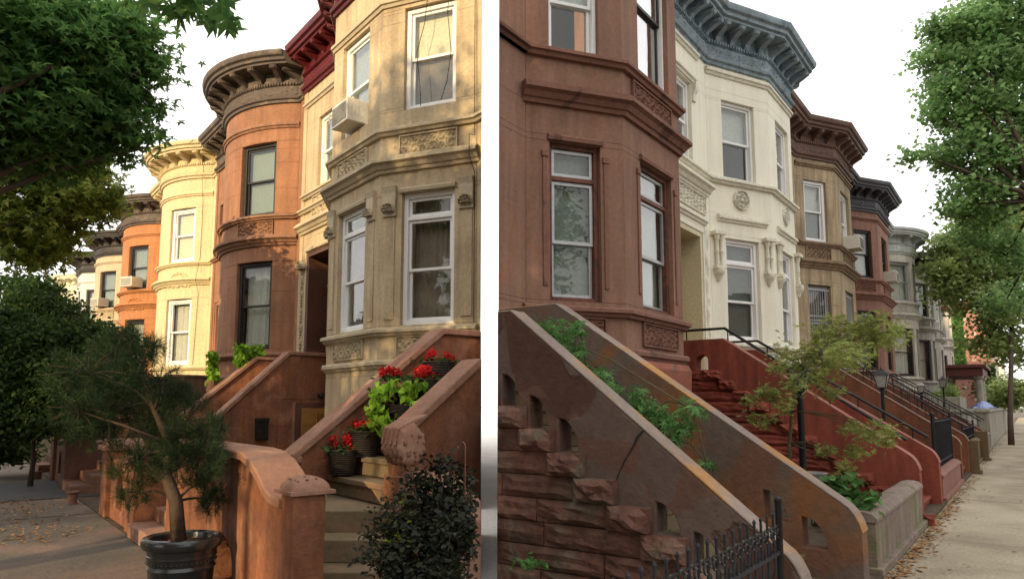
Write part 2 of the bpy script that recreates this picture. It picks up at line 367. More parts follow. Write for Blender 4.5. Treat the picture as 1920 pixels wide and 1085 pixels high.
def fastmesh(name, V, loops_per, m, parent=None):
    """V (N, k, 3): N separate k-gons in frame coordinates (fan quads/tris), quick path for leaves"""
    o0 = ORG[parent.name] if parent else CUR['org']; fr = FRM[parent.name] if parent else CUR['fr']
    N, k, _ = V.shape; me = bpy.data.meshes.new(name)
    me.vertices.add(N*k); me.vertices.foreach_set('co', (V - np.array(o0)).reshape(-1).astype(np.float32))
    me.loops.add(N*k); me.loops.foreach_set('vertex_index', np.arange(N*k, dtype=np.int32))
    me.polygons.add(N); me.polygons.foreach_set('loop_start', np.arange(0, N*k, k, dtype=np.int32))
    me.polygons.foreach_set('loop_total', np.full(N, k, dtype=np.int32)); me.update(calc_edges=True)
    me.materials.append(M[m] if isinstance(m, str) else m)
    o = bpy.data.objects.new(name, me); C.collection.objects.link(o)
    if parent: o.parent = parent
    else: o.location = MAT4[fr] @ Vector(o0); o.rotation_euler = (0, 0, ANG[fr])
    ORG[o.name] = o0; FRM[o.name] = fr; CLIP[o.name] = None
    return o

class Path:
    def __init__(s, pts):
        s.p = [Vector((a[0], a[1])) for a in pts]; s.u = [0]
        for a, b in zip(s.p, s.p[1:]): s.u.append(s.u[-1]+(b-a).length)
        s.L = s.u[-1]
    def seg(s, u):
        for i in range(len(s.p)-1):
            if u <= s.u[i+1]+1e-9: return i
        return len(s.p)-2
    def pt(s, u): i = s.seg(u); t = (u-s.u[i])/(s.u[i+1]-s.u[i]); return s.p[i].lerp(s.p[i+1], t)
    def nrm(s, i): d = (s.p[i+1]-s.p[i]).normalized(); return Vector((d.y, -d.x))
    def rail(s, u0, u1):
        """points with mitred outward directions between u0 and u1"""
        out = [(s.pt(u0), s.nrm(s.seg(u0+1e-5)))]
        for i in range(1, len(s.p)-1):
            if u0+1e-4 < s.u[i] < u1-1e-4:
                a, b = s.nrm(i-1), s.nrm(i); m = (a+b); m = m/ (m.length_squared/2) if m.length > 1e-6 else a
                out.append((s.p[i], m))
        out.append((s.pt(u1), s.nrm(s.seg(u1-1e-5)))); return out
    def P(s, u, o, z):
        q = s.pt(u) + s.nrm(s.seg(u))*o; return Vector((q.x, q.y, z))
def sweep(mb, path, u0, u1, prof, e0=0, e1=0):
    r = path.rail(u0, u1); n = len(prof); vs = []; fs = []
    d0 = (path.p[path.seg(u0+1e-5)+1]-path.p[path.seg(u0+1e-5)]).normalized(); d1 = (path.p[path.seg(u1-1e-5)+1]-path.p[path.seg(u1-1e-5)]).normalized()
    for i, (p, m) in enumerate(r):
        for (o, z) in prof:
            q = p + m*o
            if i == 0: q = q - d0*e0
            if i == len(r)-1: q = q + d1*e1
            vs.append((q.x, q.y, z))
    for i in range(len(r)-1):
        for k in range(n): fs.append((i*n+k, i*n+(k+1) % n, (i+1)*n+(k+1) % n, (i+1)*n+k))
    fs += [tuple(range(n)), tuple(range(len(vs)-1, len(vs)-n-1, -1))]
    mb.add(vs, fs)
def arcpts(a, b, F, g, n=16):
    c = (a+b)/2; h = (b-a)/2; R = (h*h+g*g)/(2*g); q = math.asin(min(1, h/R))
    return [(c+R*math.sin(t), F-g+R-R*math.cos(t)) for t in [q*(2*i/n-1) for i in range(n+1)]], R, q, c
# ------------------------------------------------------------------ house builders
G = .003
def course_walls(root, path, ucuts, zs, openings, m, skip=None, d=.28, proud=0):
    """blocks of the facade: every block between two joints is a part"""
    allz = sorted(set(zs) | {z for o in openings for z in (o[2], o[3])})
    allz = [z for i, z in enumerate(allz) if i == 0 or z-allz[i-1] > .02 or True]
    for z0, z1 in zip(allz, allz[1:]):
        if z1-z0 < .01: continue
        cuts = [(0, path.L)]
        for (a, b, c, e) in openings:
            if c < z1-.005 and e > z0+.005:
                nc = []
                for (p, q) in cuts:
                    if a >= q or b <= p: nc.append((p, q)); continue
                    if a > p: nc.append((p, a))
                    if b < q: nc.append((b, q))
                cuts = nc
        for (p, q) in cuts:
            uu = [p] + [u for u in ucuts if p+.12 < u < q-.12] + [q]
            for a, b in zip(uu, uu[1:]):
                mb = MB(); g0 = G if a > 0 else 0; g1 = G if b < path.L else 0
                sweep(mb, path, a+g0, b-g1, [(proud, z0+G*.8), (proud, z1-G*.8), (-d, z1-G*.8), (-d, z0+G*.8)])
                mb.build('stone_block', m, root)
def band(root, path, u0, u1, z, prof, m, name='ledge', e=0, smooth=False):
    mb = MB(); sweep(mb, path, u0, u1, [(o, z+dz) for o, dz in prof], e, e); return mb.build(name, m, root, smooth)
LEDGE_BIG = [(-.02, 0), (.05, 0), (.07, .05), (.10, .06), (.14, .12), (.20, .15), (.20, .20), (.16, .21), (.16, .245), (-.02, .26)]
LEDGE_SIL = [(-.02, 0), (.06, 0), (.08, .04), (.12, .055), (.12, .10), (.09, .12), (-.02, .14)]
LEDGE_SM = [(-.02, 0), (.03, .0), (.05, .05), (.08, .06), (.08, .11), (.06, .14), (-.02, .15)]
def facebox(mb, path, uc, w, z0, z1, o0, o1):
    """a box standing flat on the facade at uc"""
    a = path.pt(uc); i = path.seg(uc); n = path.nrm(i); d = Vector((-n.y, n.x))
    pts = [(a+d*(sx*w/2)+n*o) for o in (o0, o1) for sx in (-1, 1)]
    vs = [(p.x, p.y, z) for z in (z0, z1) for p in (pts[0], pts[1], pts[3], pts[2])]
    mb.add(vs, [(3, 2, 1, 0), (4, 5, 6, 7), (0, 1, 5, 4), (1, 2, 6, 5), (2, 3, 7, 6), (3, 0, 4, 7)])
def faceprof(mb, path, uc, w, prof):
    """bracket: profile (out, z) pushed sideways by w"""
    a = path.pt(uc); n = path.nrm(path.seg(uc)); d = Vector((-n.y, n.x)); k = len(prof)
    vs = [((a+d*sx*w/2+n*o).x, (a+d*sx*w/2+n*o).y, z) for sx in (-1, 1) for (o, z) in prof]
    tess = tessellate_polygon([[Vector((p[0], p[1], 0)) for p in prof]])
    fs = [tuple(t) for t in tess] + [tuple(i+k for i in reversed(t)) for t in tess] + [(i, (i+1) % k, (i+1) % k+k, i+k) for i in range(k)]
    mb.add(vs, fs)
def relief(root, path, u0, u1, z0, z1, m, seed=0, style='scroll', o=.0, h=.035, res=.012, name='carved_panel', border=True):
    """carved ornament as real relief"""
    r = random.Random(seed); wu = u1-u0; wz = z1-z0
    h = h*1.5; nu = max(8, min(120, int(wu/res))); nz = max(8, min(70, int(wz/res)))
    cs = []
    k = max(1, round(wu/wz)); cw = wu/k/2
    for i in range(k):
        for sx in (-1, 1):
            for sz in (-1, 1):
                cs.append((wu*(i+.5)/k + sx*cw*.52, wz/2+sz*wz*.25, sx*sz))
    U = np.linspace(0, wu, nu+1); Z = np.linspace(0, wz, nz+1); UU, ZZ = np.meshgrid(U, Z)
    if style == 'rosette' or style == 'fan':
        cu, cz = wu/2, (wz/2 if style == 'rosette' else wz*.05); R = min(wu/2, wz/2 if style == 'rosette' else wz*.95)*.97
        rr = np.hypot(UU-cu, ZZ-cz)/R; th = np.arctan2(ZZ-cz, UU-cu)
        H = .5+.5*np.cos(10*th+5*rr)*np.sin(rr*14+2*np.cos(5*th)); H = np.where(rr > .9, 1.0, H); H = np.where(rr > 1, 0, H)
        H = np.where((rr < .14), 1, H); H = np.clip((H-.35)*2.2, 0, 1) * (rr <= 1)
    else:
        D = np.stack([np.hypot(UU-c[0], (ZZ-c[1])*1.0) for c in cs]); idx = D.argmin(0); rr = D.min(0)
        cx = np.array([c[0] for c in cs])[idx]; cz = np.array([c[1] for c in cs])[idx]; sg = np.array([c[2] for c in cs])[idx]
        th = np.arctan2(ZZ-cz, UU-cx); sc = wz*.25
        H = .5+.5*np.cos(rr/sc*6.5 - sg*th*1 + seed)
        H = H*.75 + .35*np.cos(th*7+rr/sc*3)*np.clip(rr/sc-.5, 0, 1)
        H = np.clip((H-.3)*2.0, 0, 1)
        ed = np.minimum(np.minimum(UU, wu-UU), np.minimum(ZZ, wz-ZZ)); H *= np.clip(ed/.02, 0, 1)
    vs = []; 
    for j in range(nz+1):
        for i in range(nu+1): q = path.P(min(max(u0+U[i], 0), path.L), o+.002+h*float(H[j, i]), z0+Z[j]); vs.append(q)
    fs = [(j*(nu+1)+i, j*(nu+1)+i+1, (j+1)*(nu+1)+i+1, (j+1)*(nu+1)+i) for j in range(nz) for i in range(nu)]
    if style in ('rosette', 'fan'):
        keep = [(H[j:j+2, i:i+2].max() > .001) for j in range(nz) for i in range(nu)]; fs = [f for f, q in zip(fs, keep) if q]
    mb = MB(); mb.add(vs, fs); p = mb.build(name, m, root, smooth='all')
    if border and style == 'scroll' and p:
        mb = MB(); b = .022
        sweep(mb, path, u0-b, u1+b, [(-.02, z0-b), (o+h*.9, z0-b), (o+h*.9, z0), (-.02, z0)]); sweep(mb, path, u0-b, u1+b, [(-.02, z1), (o+h*.9, z1), (o+h*.9, z1+b), (-.02, z1+b)])
        for uu in (u0-b, u1): sweep(mb, path, uu, uu+b, [(-.02, z0+.001), (o+h*.88, z0+.001), (o+h*.88, z1-.001), (-.02, z1-.001)])
        mb.build('panel_moulding', m, p)
    return p
def window(root, path, u0, u1, z0, z1, fm, sm=None, transom=0, rec=.11, cas=.075, cover='curtain', gl='glass', split=.5, cm='curtain', lowcover=None, bars=False):
    """double-hung window: casing, two sashes, panes, curtain or blind"""
    sm = sm or fm
    a = path.P(u0, -rec, 0); b = path.P(u1, -rec, 0); d = (b-a); w = d.length; d.normalize(); n = Vector((d.y, -d.x, 0))
    def T(u, o, z): return a + d*u + n*o + Vector((0, 0, z))
    def bx(mb, ua, ub, oa, ob, za, zb):
        vs = [T(u, o, z) for z in (za, zb) for o in (oa, ob) for u in (ua, ub)]
        mb.add(vs, [(0, 2, 3, 1), (4, 5, 7, 6), (0, 1, 5, 4), (2, 6, 7, 3), (0, 4, 6, 2), (1, 3, 7, 5)])
    def fr(mb, ua, ub, za, zb, t, oa, ob):
        bx(mb, ua, ua+t, oa, ob, za, zb); bx(mb, ub-t, ub, oa, ob, za, zb); bx(mb, ua+t, ub-t, oa, ob, za, za+t); bx(mb, ua+t, ub-t, oa, ob, zb-t, zb)
    mb = MB(); fr(mb, 0, w, z0, z1, cas, -.12, .035); ti = transom and z1-transom
    top = ti or z1-cas
    if transom: bx(mb, cas, w-cas, -.1, .03, ti-.03, ti+.03); top = ti-.03
    win = mb.build('window', fm, root, bevel=.006 if w > .5 else 0)
    if win is None: return
    bot = z0+cas; mid = bot+(top-bot)*split; e = cas+.004
    def sash(name, za, zb, off, gm):
        mb = MB(); fr(mb, e, w-e, za, zb, .045, off-.035, off); s_ = mb.build(name, sm, win)
        mb = MB(); bx(mb, e+.04, w-e-.04, off-.022, off-.014, za+.04, zb-.04); mb.build('pane', gm, win)
    sash('upper_sash', mid-.02, top-.003, -.005, gl); sash('lower_sash', bot+.003, mid+.02, -.045, gl)
    if transom: sash('transom_sash', ti+.033, z1-cas-.003, -.005, gl)
    def cov(kind, za, zb, cmat):
        mb = MB()
        if kind == 'curtain':
            n_ = 36; vs = []; fs = []
            ph = rnd.random()*9
            for i in range(n_+1):
                u = cas+(w-2*cas)*i/n_; o = -.19+.022*math.sin(i*1.5+ph)+.012*math.sin(i*.6+ph*2)
                vs += [T(u, o, za), T(u, o, zb)]
            for i in range(n_): fs.append((2*i, 2*i+2, 2*i+3, 2*i+1))
            mb.add(vs, fs); mb.build('curtain', cmat, win, smooth='all')
        elif kind == 'blind': bx(mb, cas, w-cas, -.135, -.13, za, zb); mb.build('roller_blind', cmat, win)
        elif kind == 'slats':
            z = za+.02
            while z < zb-.02:
                vs = [T(cas, -.14, z), T(w-cas, -.14, z), T(w-cas, -.115, z+.03), T(cas, -.115, z+.03)]; mb.add(vs, [(0, 1, 2, 3)]); z += .034
            tag(mb.build('slatted_blind', cmat, win), kind='stuff')
    if cover:
        if cover == 'half': cov('blind', mid, z1-cas, cm); 
        else: cov(cover, bot, z1-cas, cm)
    if lowcover: cov(lowcover[0], bot, mid, lowcover[1])
    mb = MB(); bx(mb, -.02, w+.02, -.75, -.70, z0-.1, z1+.1); mb.build('inner_backdrop', 'floorin', win)
    if bars:
        mb = MB(); k = 0; u = .06
        while u < w-.05: bx(mb, u, u+.014, .05, .064, z0+.05, z1-.05); u += .085
        for zz in (z0+.15, mid-.1, mid+.1, z1-.15): bx(mb, .03, w-.03, .045, .068, zz, zz+.03)
        tag(mb.build('window_bars', 'grey_alu', win), kind='stuff')
    return win
def hood(root, path, u0, u1, z, m, big=False):
    mb = MB(); k = 1.0
    sweep(mb, path, u0-.03, u1+.03, [(-.02, z), (.045, z), (.055, z+.05), (.03, z+.085), (-.02, z+.085)])
    sweep(mb, path, u0-.10, u1+.10, [(-.02, z-.08), (.03, z-.08), (.04, z-.002), (-.02, z-.002)]) if big else None
    return mb.build('window_hood', m, root)
BR = [(0, 0), (.06, -.02), (.10, .06), (.16, .10), (.26, .16), (.34, .20), (.36, .26), (0, .26)]
def cornice(root, path, ztop, m, fr_m=None, frh=.34, bsp=.5, over=.55, gap=.30, u0=0, u1=None, carved=True, name='cornice', bw=.12, roofm=None, trim=0, seed=3):
    """frieze with carving, dentil course, brackets and overhanging crown"""
    u1 = u1 or path.L; fr_m = fr_m or m; zc = ztop-.30; zb = zc-gap; zf = zb-frh
    mb = MB(); sweep(mb, path, u0, u1, [(-.2, zc), (.10, zc), (over-.10, zc+.01), (over-.10, zc+.06), (over-.04, zc+.08), (over-.03, zc+.15), (over+.03, zc+.18), (over+.06, zc+.25), (over+.06, zc+.30), (-.2, zc+.34)])
    c = mb.build(name, m, root, smooth=True)
    mb = MB(); sweep(mb, path, u0, u1, [(-.2, zf-.16), (.05, zf-.16), (.06, zf-.10), (.11, zf-.08), (.13, zf-.03), (.10, zf), (.045, zf+.002), (.045, zb-.06), (.07, zb-.05), (.10, zb+.02), (.05, zb+.03), (.05, zc+.001), (-.2, zc+.001)])
    mb.build('frieze', fr_m, c, smooth=True)
    n = max(2, int((u1-u0)/bsp))
    for i in range(n):
        uc = u0+(u1-u0)*(i+.5)/n
        mb = MB(); k = (over-.12)/.36; kz = (gap-.05)/.26
        faceprof(mb, path, uc, bw, [(o*k+.04, zb+.035+dz*kz) for o, dz in BR]); faceprof(mb, path, uc, bw*1.5, [(.04, zc-.075), (over-.14, zc-.075), (over-.10, zc-.003), (.04, zc-.003)])
        mb.build('bracket', m, c)
    mb = MB(); u = u0+.03
    while u < u1-.05: facebox(mb, path, u+.02, .035, zb-.045, zb+.012, .06, .115); u += .075
    tag(mb.build('dentil_band', fr_m, c), kind='stuff')
    if carved:
        for i in range(len(path.p)-1) if len(path.p) < 8 else [0]:
            a, b = (path.u[i], path.u[i+1]) if len(path.p) < 8 else (path.u[1] if path.u[1] > .05 else 0, path.u[-2])
            a = max(a, u0)+.06; b = min(b, u1)-.06
            if b-a > .4: relief(c, path, a, b, zf+.02, zb-.07, fr_m, seed+i, o=.045, h=.03, res=.03, border=False, name='carved_frieze')
    return c
def body(root, poly, ztop, m, roofm='roof', zlow=0):
    """side and rear walls and the flat roof; poly: plan loop, first edge is the open street front"""
    for i in range(1, len(poly)):
        a = Vector(poly[i]); b = Vector(poly[(i+1) % len(poly)]); d = (b-a).normalized(); n = Vector((d.y, -d.x))
        mb = MB(); q = [a, b, b-n*.2, a-n*.2]; vs = [(p.x, p.y, z) for z in (zlow, ztop) for p in q]
        mb.add(vs, [(3, 2, 1, 0), (4, 5, 6, 7), (0, 1, 5, 4), (1, 2, 6, 5), (2, 3, 7, 6), (3, 0, 4, 7)]); mb.build('party_wall' if i != 2 else 'rear_wall', m, root)
    mb = MB(); vs = [(p[0], p[1], z) for z in (ztop-.3, ztop+.004) for p in poly]; k = len(poly)
    mb.add(vs, [tuple(range(k-1, -1, -1)), tuple(range(k, 2*k))] + [(i, (i+1) % k, (i+1) % k+k, i+k) for i in range(k)]); mb.build('roof', roofm, root)
def door(root, path, u0, u1, z0, z1, fm, dm, rec=.45, transom=.45, panels=True):
    a = path.P(u0, 0, 0); b = path.P(u1, 0, 0); d = (b-a); w = d.length; d.normalize(); n = Vector((d.y, -d.x, 0))
    def bx(mb, ua, ub, oa, ob, za, zb):
        vs = [a+d*u+n*o+Vector((0, 0, z)) for z in (za, zb) for o in (oa, ob) for u in (ua, ub)]
        mb.add(vs, [(0, 2, 3, 1), (4, 5, 7, 6), (0, 1, 5, 4), (2, 6, 7, 3), (0, 4, 6, 2), (1, 3, 7, 5)])
    mb = MB(); bx(mb, 0, .10, -rec-.1, -.02, z0, z1); bx(mb, w-.10, w, -rec-.1, -.02, z0, z1); bx(mb, .1, w-.1, -rec-.1, -.02, z1-.1, z1)
    bx(mb, .1, w-.1, -rec-.08, -rec+.03, z1-transom-.06, z1-transom)
    fr = mb.build('door_frame', fm, root, bevel=.006)
    if fr is None: return
    mb = MB(); bx(mb, .11, w-.11, -rec-.06, -rec-.01, z0, z1-transom-.06); dr = mb.build('door', dm, root)
    if dr:
        mb = MB(); h = z1-transom-z0
        for (ua, ub, za, zb) in ((.2, w-.2, .12, .42), (.2, w/2-.04, .5, .92), (w/2+.04, w-.2, .5, .92)):
            bx(mb, ua, ub, -rec-.012, -rec+.012, z0+za*h, z0+zb*h)
            bx(mb, ua+.04, ub-.04, -rec+.011, -rec+.022, z0+za*h+.04, z0+zb*h-.04)
        mb.build('door_panel', dm, dr, bevel=.006)
        mb = MB(); bx(mb, w-.24, w-.20, -rec, -rec+.05, z0+.9, z0+1.1); mb.build('door_handle', 'iron', dr)
    mb = MB(); bx(mb, .11, w-.11, -rec-.05, -rec-.04, z1-transom+.002, z1-.1); mb.build('transom_pane', 'glass', root)
    mb = MB(); bx(mb, 0, w, -rec-.5, -rec-.45, z0, z1); mb.build('hall_backdrop', 'dark', root)
def sash_z(z): return z
# ------------------------------------------------------------------ stoop pieces
def rockblock(root, x0, x1, y0, y1, z0, z1, side, m, name='stone_block', amp=.035, nx=5, nz=4, mat_face='y'):
    """rock-faced block: the face on plane x=x0 (facing -x) bulges; y0..y1 along, z up"""
    vs = []; fs = []; n1, n2 = nx, nz; r = rnd
    for j in range(n2+1):
        for i in range(n1+1):
            ed = (i in (0, n1)) or (j in (0, n2))
            o = 0 if ed else amp*(.35+r.random())
            y = y0+(y1-y0)*i/n1 + (0 if ed else r.uniform(-.012, .012)); z = z0+(z1-z0)*j/n2 + (0 if ed else r.uniform(-.01, .01))
            vs.append((x0-o*side + (r.uniform(-.006, .006)), y, z))
    k = len(vs)
    for j in range(n2):
        for i in range(n1): fs.append((j*(n1+1)+i, j*(n1+1)+i+1, (j+1)*(n1+1)+i+1, (j+1)*(n1+1)+i))
    vs += [(x1, y0, z0), (x1, y1, z0), (x1, y1, z1), (x1, y0, z1)]
    b = [0, n1, (n2+1)*(n1+1)-1, n2*(n1+1)]
    rows = [[j*(n1+1)+i for i in range(n1+1)] for j in range(n2+1)]
    fs.append(tuple(rows[0]) + (k+1, k)); fs.append(tuple(reversed(rows[-1])) + (k+3, k+2))
    fs.append(tuple(rw[0] for rw in reversed(rows)) + (k, k+3)); fs.append(tuple(rw[-1] for rw in rows) + (k+2, k+1)); fs.append((k, k+1, k+2, k+3))
    mb = MB(); mb.add(vs, fs); return mb.build(name, m, root)
def cheek(root, x0, x1, outline, m, holes=(), cap=None, capover=.03, capt=.05, name='cheek_wall', bevel=.012, capidx=None):
    """side wall of a stoop: outline in (y, z) with thickness x0..x1; the cap follows the top points in capidx"""
    mb = MB(); mb.prism(outline, holes, lambda y, z: (x0, y, z), lambda y, z: (x1, y, z)); o = mb.build(name, m, root, bevel=bevel)
    if cap and o:
        mb = MB(); pts = [Vector((p[0], p[1])) for p in capidx]; r = []
        for i, p in enumerate(pts):
            a = (pts[i]-pts[i-1]).normalized() if i else (pts[1]-pts[0]).normalized(); b = (pts[i+1]-pts[i]).normalized() if i < len(pts)-1 else a
            nn = Vector((-a.y, a.x)) + Vector((-b.y, b.x)); nn = nn/(nn.length_squared/2); 
            if nn.y < 0 and abs(nn.y) > .2: nn = -nn
            r.append((p, nn))
        vs = []
        for p, nn in r:
            for (xx, h) in ((x0-capover, 0.001), (x1+capover, 0.001), (x1+capover, capt), (x0-capover, capt)): q = p+nn*h; vs.append((xx, q.x, q.y))
        fs = [(0, 1, 2, 3), tuple(len(vs)-k for k in (1, 2, 3, 4))]
        for i in range(len(r)-1):
            for k in range(4): fs.append((i*4+k, i*4+(k+1) % 4, (i+1)*4+(k+1) % 4, (i+1)*4+k))
        mb.add(vs, fs); mb.build('coping', cap, root, bevel=.012)
    return o
def quarter(y, z, r, n=6, toward=1, h=None):
    """hole of a quarter-arch: vertical on one side, curve on the other"""
    h = h or r
    return [(y, z)] + [(y+toward*r*math.cos(PI/2*i/n), z+h*math.sin(PI/2*i/n)) for i in range(n+1)]
def rounded(y0, z0, y1, z1, n=6): pass
# ================================================================== RIGHT ROW
def profile_house(fr, name, label, x0, x1, F, bay, c, poly=None, clip=None, group=None):
    """one row house: c holds materials, heights and openings"""
    root = thing(name, label, 'house', fr, ((x0+x1)/2, F, 0), group=group, clip=clip)
    if bay[0] == 'cham': pts = [(x0, F)] + bay[1] + ([(x1, F)] if x1 > bay[1][-1][0]+.01 else [])
    else:
        ap, R_, q_, cc = arcpts(bay[1], bay[2], F, bay[3]); pts = [(x0, F)] + ap + [(x1, F)]
    path = Path(pts); m = M[c['m']]; tr = M[c.get('trim', c['m'])]; ztop = c.get('ztop', 9.75)
    zs = [0, .72, 1.45, 2.2, 2.86, 5.08, 5.5, 6.22, 8.12, ztop-1.1, ztop-.25]
    if c.get('coursed'): zs += [3.6, 4.35, 6.9, 7.55]
    op = []; wins = []
    s = path.u
    ub0 = s[1]; ub1 = s[-2] if pts[-1][0] > (bay[1][-1][0] if bay[0] == 'cham' else bay[2])+.01 else path.L
    def add(u0, u1, z0, z1, **k): op.append((u0, u1, z0, z1)); wins.append((u0, u1, z0, z1, k))
    if bay[0] == 'cham':
        faces = [(s[i], s[i+1]) for i in range(1, len(bay[1]))]
        fr_ = c.get('frac', [(.25, .77), (.28, .82), (.25, .75)])
    else:
        tot = s[-2]-s[1]; faces = [(s[1]+tot*a, s[1]+tot*b) for a, b in c.get('arcs', [(.12, .35), (.65, .88)])]
        fr_ = [(0, 1)]*len(faces)
    for i, (a, b) in enumerate(faces):
        f0, f1 = fr_[i]; u0, u1 = a+(b-a)*f0, a+(b-a)*f1
        k1 = dict(c['w1']); k2 = dict(c['w2']); k1.update(c.get('w1x', {}).get(i, {})); k2.update(c.get('w2x', {}).get(i, {}))
        add(u0, u1, *c.get('z1', (2.9, 5.04)), **k1); add(u0, u1, *c.get('z2', (6.27, 8.06)), **k2)
        add(u0+.08, u1-.08, .75, 1.42, cover='blind', cm='blind_g', fm=k1.get('fm', 'dark_frame'))
    if c.get('mw'):
        k3 = dict(c['w2']); k3.update(c.get('mwx', {})); add(c['mw'][0]-x0, c['mw'][1]-x0, *c.get('zm', (6.27, 7.9)), **k3)
    if c.get('door'): du0, du1 = c['door'][0]-x0, c['door'][1]-x0; dz0, dz1 = c.get('dz', (2.0, 5.0)); op.append((du0, du1, dz0, dz1))
    ucut = [ub0, ub1]
    if bay[0] != 'cham': ucut += []
    course_walls(root, path, ucut if c.get('joint', True) else [], zs, op, m)
    for u0, u1, z0, z1, k in wins:
        k = dict(k); hd = k.pop('hood', None); fm = k.pop('fm', 'white_pvc'); fo = k.pop('face', None)
        window(root, path, u0, u1, z0, z1, M[fm], **{kk: (M[v] if kk == 'sm' else v) for kk, v in k.items()})
        if hd and z0 > 2: hood(root, path, u0, u1, z1+.01, tr, big=False)
    if c.get('door'): door(root, path, du0, du1, dz0, dz1, M[c.get('dfm', c['m'])], M[c.get('dm', 'doorbrown')], transom=c.get('dtr', .5), rec=c.get('drec', .45))
    e0 = 0
    lb = c.get('ledges', 'std')
    band(root, path, ub0, ub1, 2.20, LEDGE_SM, tr, 'plinth_ledge', e=.04)
    band(root, path, 0, ub0-.02, 0, [(-.01, 0), (.04, 0), (.04, .5), (-.01, .52)], tr, 'plinth')
    band(root, path, ub0, ub1, 2.73, LEDGE_SIL, tr, 'sill_course', e=.05)
    if lb == 'std':
        band(root, path, ub0, ub1, 5.47, LEDGE_BIG, tr, 'belt_course', e=.06)
        band(root, path, 0, path.L, 6.12, LEDGE_SIL, tr, 'sill_course', e=0)
    else:
        band(root, path, 0, path.L, 6.12, LEDGE_SIL, tr, 'sill_course', e=0)
        for (a, b), (f0, f1) in zip(faces, fr_):
            u0, u1 = a+(b-a)*(f0-.12), a+(b-a)*(f1+.14)
            band(root, path, u0, u1, 5.33, LEDGE_SM, tr, 'window_cornice')
    band(root, path, 0 if c.get('stringfull') else ub0, ub1, 8.43, LEDGE_SM, tr, 'string_course')
    for (a, b), (f0, f1) in zip(faces, fr_):
        u0, u1 = a+(b-a)*max(f0-.02, 0.02), a+(b-a)*min(f1+.02, .98)
        if c.get('panel1'): relief(root, path, u0, u1, 2.42, 2.70, tr, int(a*10), c['panel1'], h=.03)
        if c.get('panel2') == 'rosette': relief(root, path, (u0+u1)/2-.22, (u0+u1)/2+.22, 5.62, 6.06, tr, 2, 'rosette', h=.035)
        elif c.get('panel2') == 'fan': relief(root, path, (u0+u1)/2-.5, (u0+u1)/2+.5, 5.42, 5.98, tr, 2, 'fan', h=.035)
        elif c.get('panel2'): relief(root, path, u0, u1, 5.77, 6.07, tr, int(a*7)+1, c['panel2'], h=.035)
    cpath = path
    cornice(root, cpath, ztop, M[c['cor']], M[c.get('cfr', c['cor'])], bsp=c.get('bsp', .5), over=c.get('over', .5), frh=c.get('frh', .32), carved=c.get('carved', True), gap=c.get('gap', .3), seed=int(abs(x0)*3) % 11)
    pl = poly or [(x0, F-.02), (x1, F-.02), (x1, F+9), (x0, F+9)]
    # the roof follows the bay
    body(root, pl, ztop+.02, m)
    mb = MB(); inner = [(p.x+0*n.x, p.y) for p, n in path.rail(0, path.L)]
    vs = [(p.x+n.x*.2, p.y+n.y*.2, ztop+dz) for dz in (-.02, .06) for p, n in path.rail(0, path.L)]; k = len(vs)//2
    mb.add(vs, [tuple(range(k)), tuple(range(2*k-1, k-1, -1))] + [(i, (i+1) % k, (i+1) % k+k, i+k) for i in range(k)])
    mb.build('roof_edge', c.get('roofm', 'roof'), root)
    return root, path, faces

FR_, BR_ = 5.0, 4.2
def cham(i0, c0, c1, i1, F=5.0, B=4.2): return ('cham', [(i0, F), (c0, B), (c1, B), (i1, F)])
# corner brownstone (cut by the alley)
E5 = at('R', 934, 500, y=5.0); E12 = at('R', 934, 500, y=14.0)
hb, pb, fb = profile_house('R', 'row_house', 'tall painted brownstone with an angular bay and aluminium windows, first house of the right row', 5.6, 11.0, 5.0, cham(7.25, 8.4, 10.3, 11.0),
    dict(m='R_brown', trim='R_brown_trim', cor='cor_chocolate', z1=(2.92, 5.0), z2=(6.27, 8.3), ztop=9.95, frac=[(.235, .75), (.27, .83), (.2, .7)],
         w1=dict(fm='brown_frame', sm='grey_alu', transom=.46, cover='blind', cm='blind_g', cas=.06, hood=True, split=.47), w2=dict(fm='white_pvc', cover='half', cm='blind', cas=.05, split=.35),
         w2x={1: dict(fm='white_pvc', sm='dark_frame', cas=.03, gl='glass_sky', cover='half', cm='curtain', split=.6)}, panel1='scroll', panel2=None),
    poly=[(5.6, 4.98), (11.0, 4.98), (11.0, 13), (5.6, 13)], clip='R')
hb_m = M['R_brown_trim']
relief(hb, pb, fb[1][0]+.28, fb[1][1]-.35, 5.77, 6.07, hb_m, 5, 'scroll', h=.035)
band(hb, pb, .0, pb.u[1]-.02, 6.12, LEDGE_SIL, hb_m, 'sill_course')
band(hb, pb, fb[0][0], fb[-1][1], 1.75, [(-.01, 0), (.09, 0), (.10, .36), (.06, .45), (-.01, .45)], M['R_brown_base'], 'base_course', e=.06)
for (a, b), (f0, f1) in zip(fb[:2], [(.235, .75), (.27, .83)]):
    for ff in (f0-.05, f1+.055):       # slim pilaster strips beside the parlour windows
        mb = MB(); facebox(mb, pb, a+(b-a)*ff, .06, 3.1, 4.78, -.01, .02); facebox(mb, pb, a+(b-a)*ff, .09, 4.78, 4.86, -.01, .035); mb.build('window_pilaster', hb_m, hb, bevel=.006)
    for fz, ff in ((0, f0-.15), (0, f1+.14)): pass
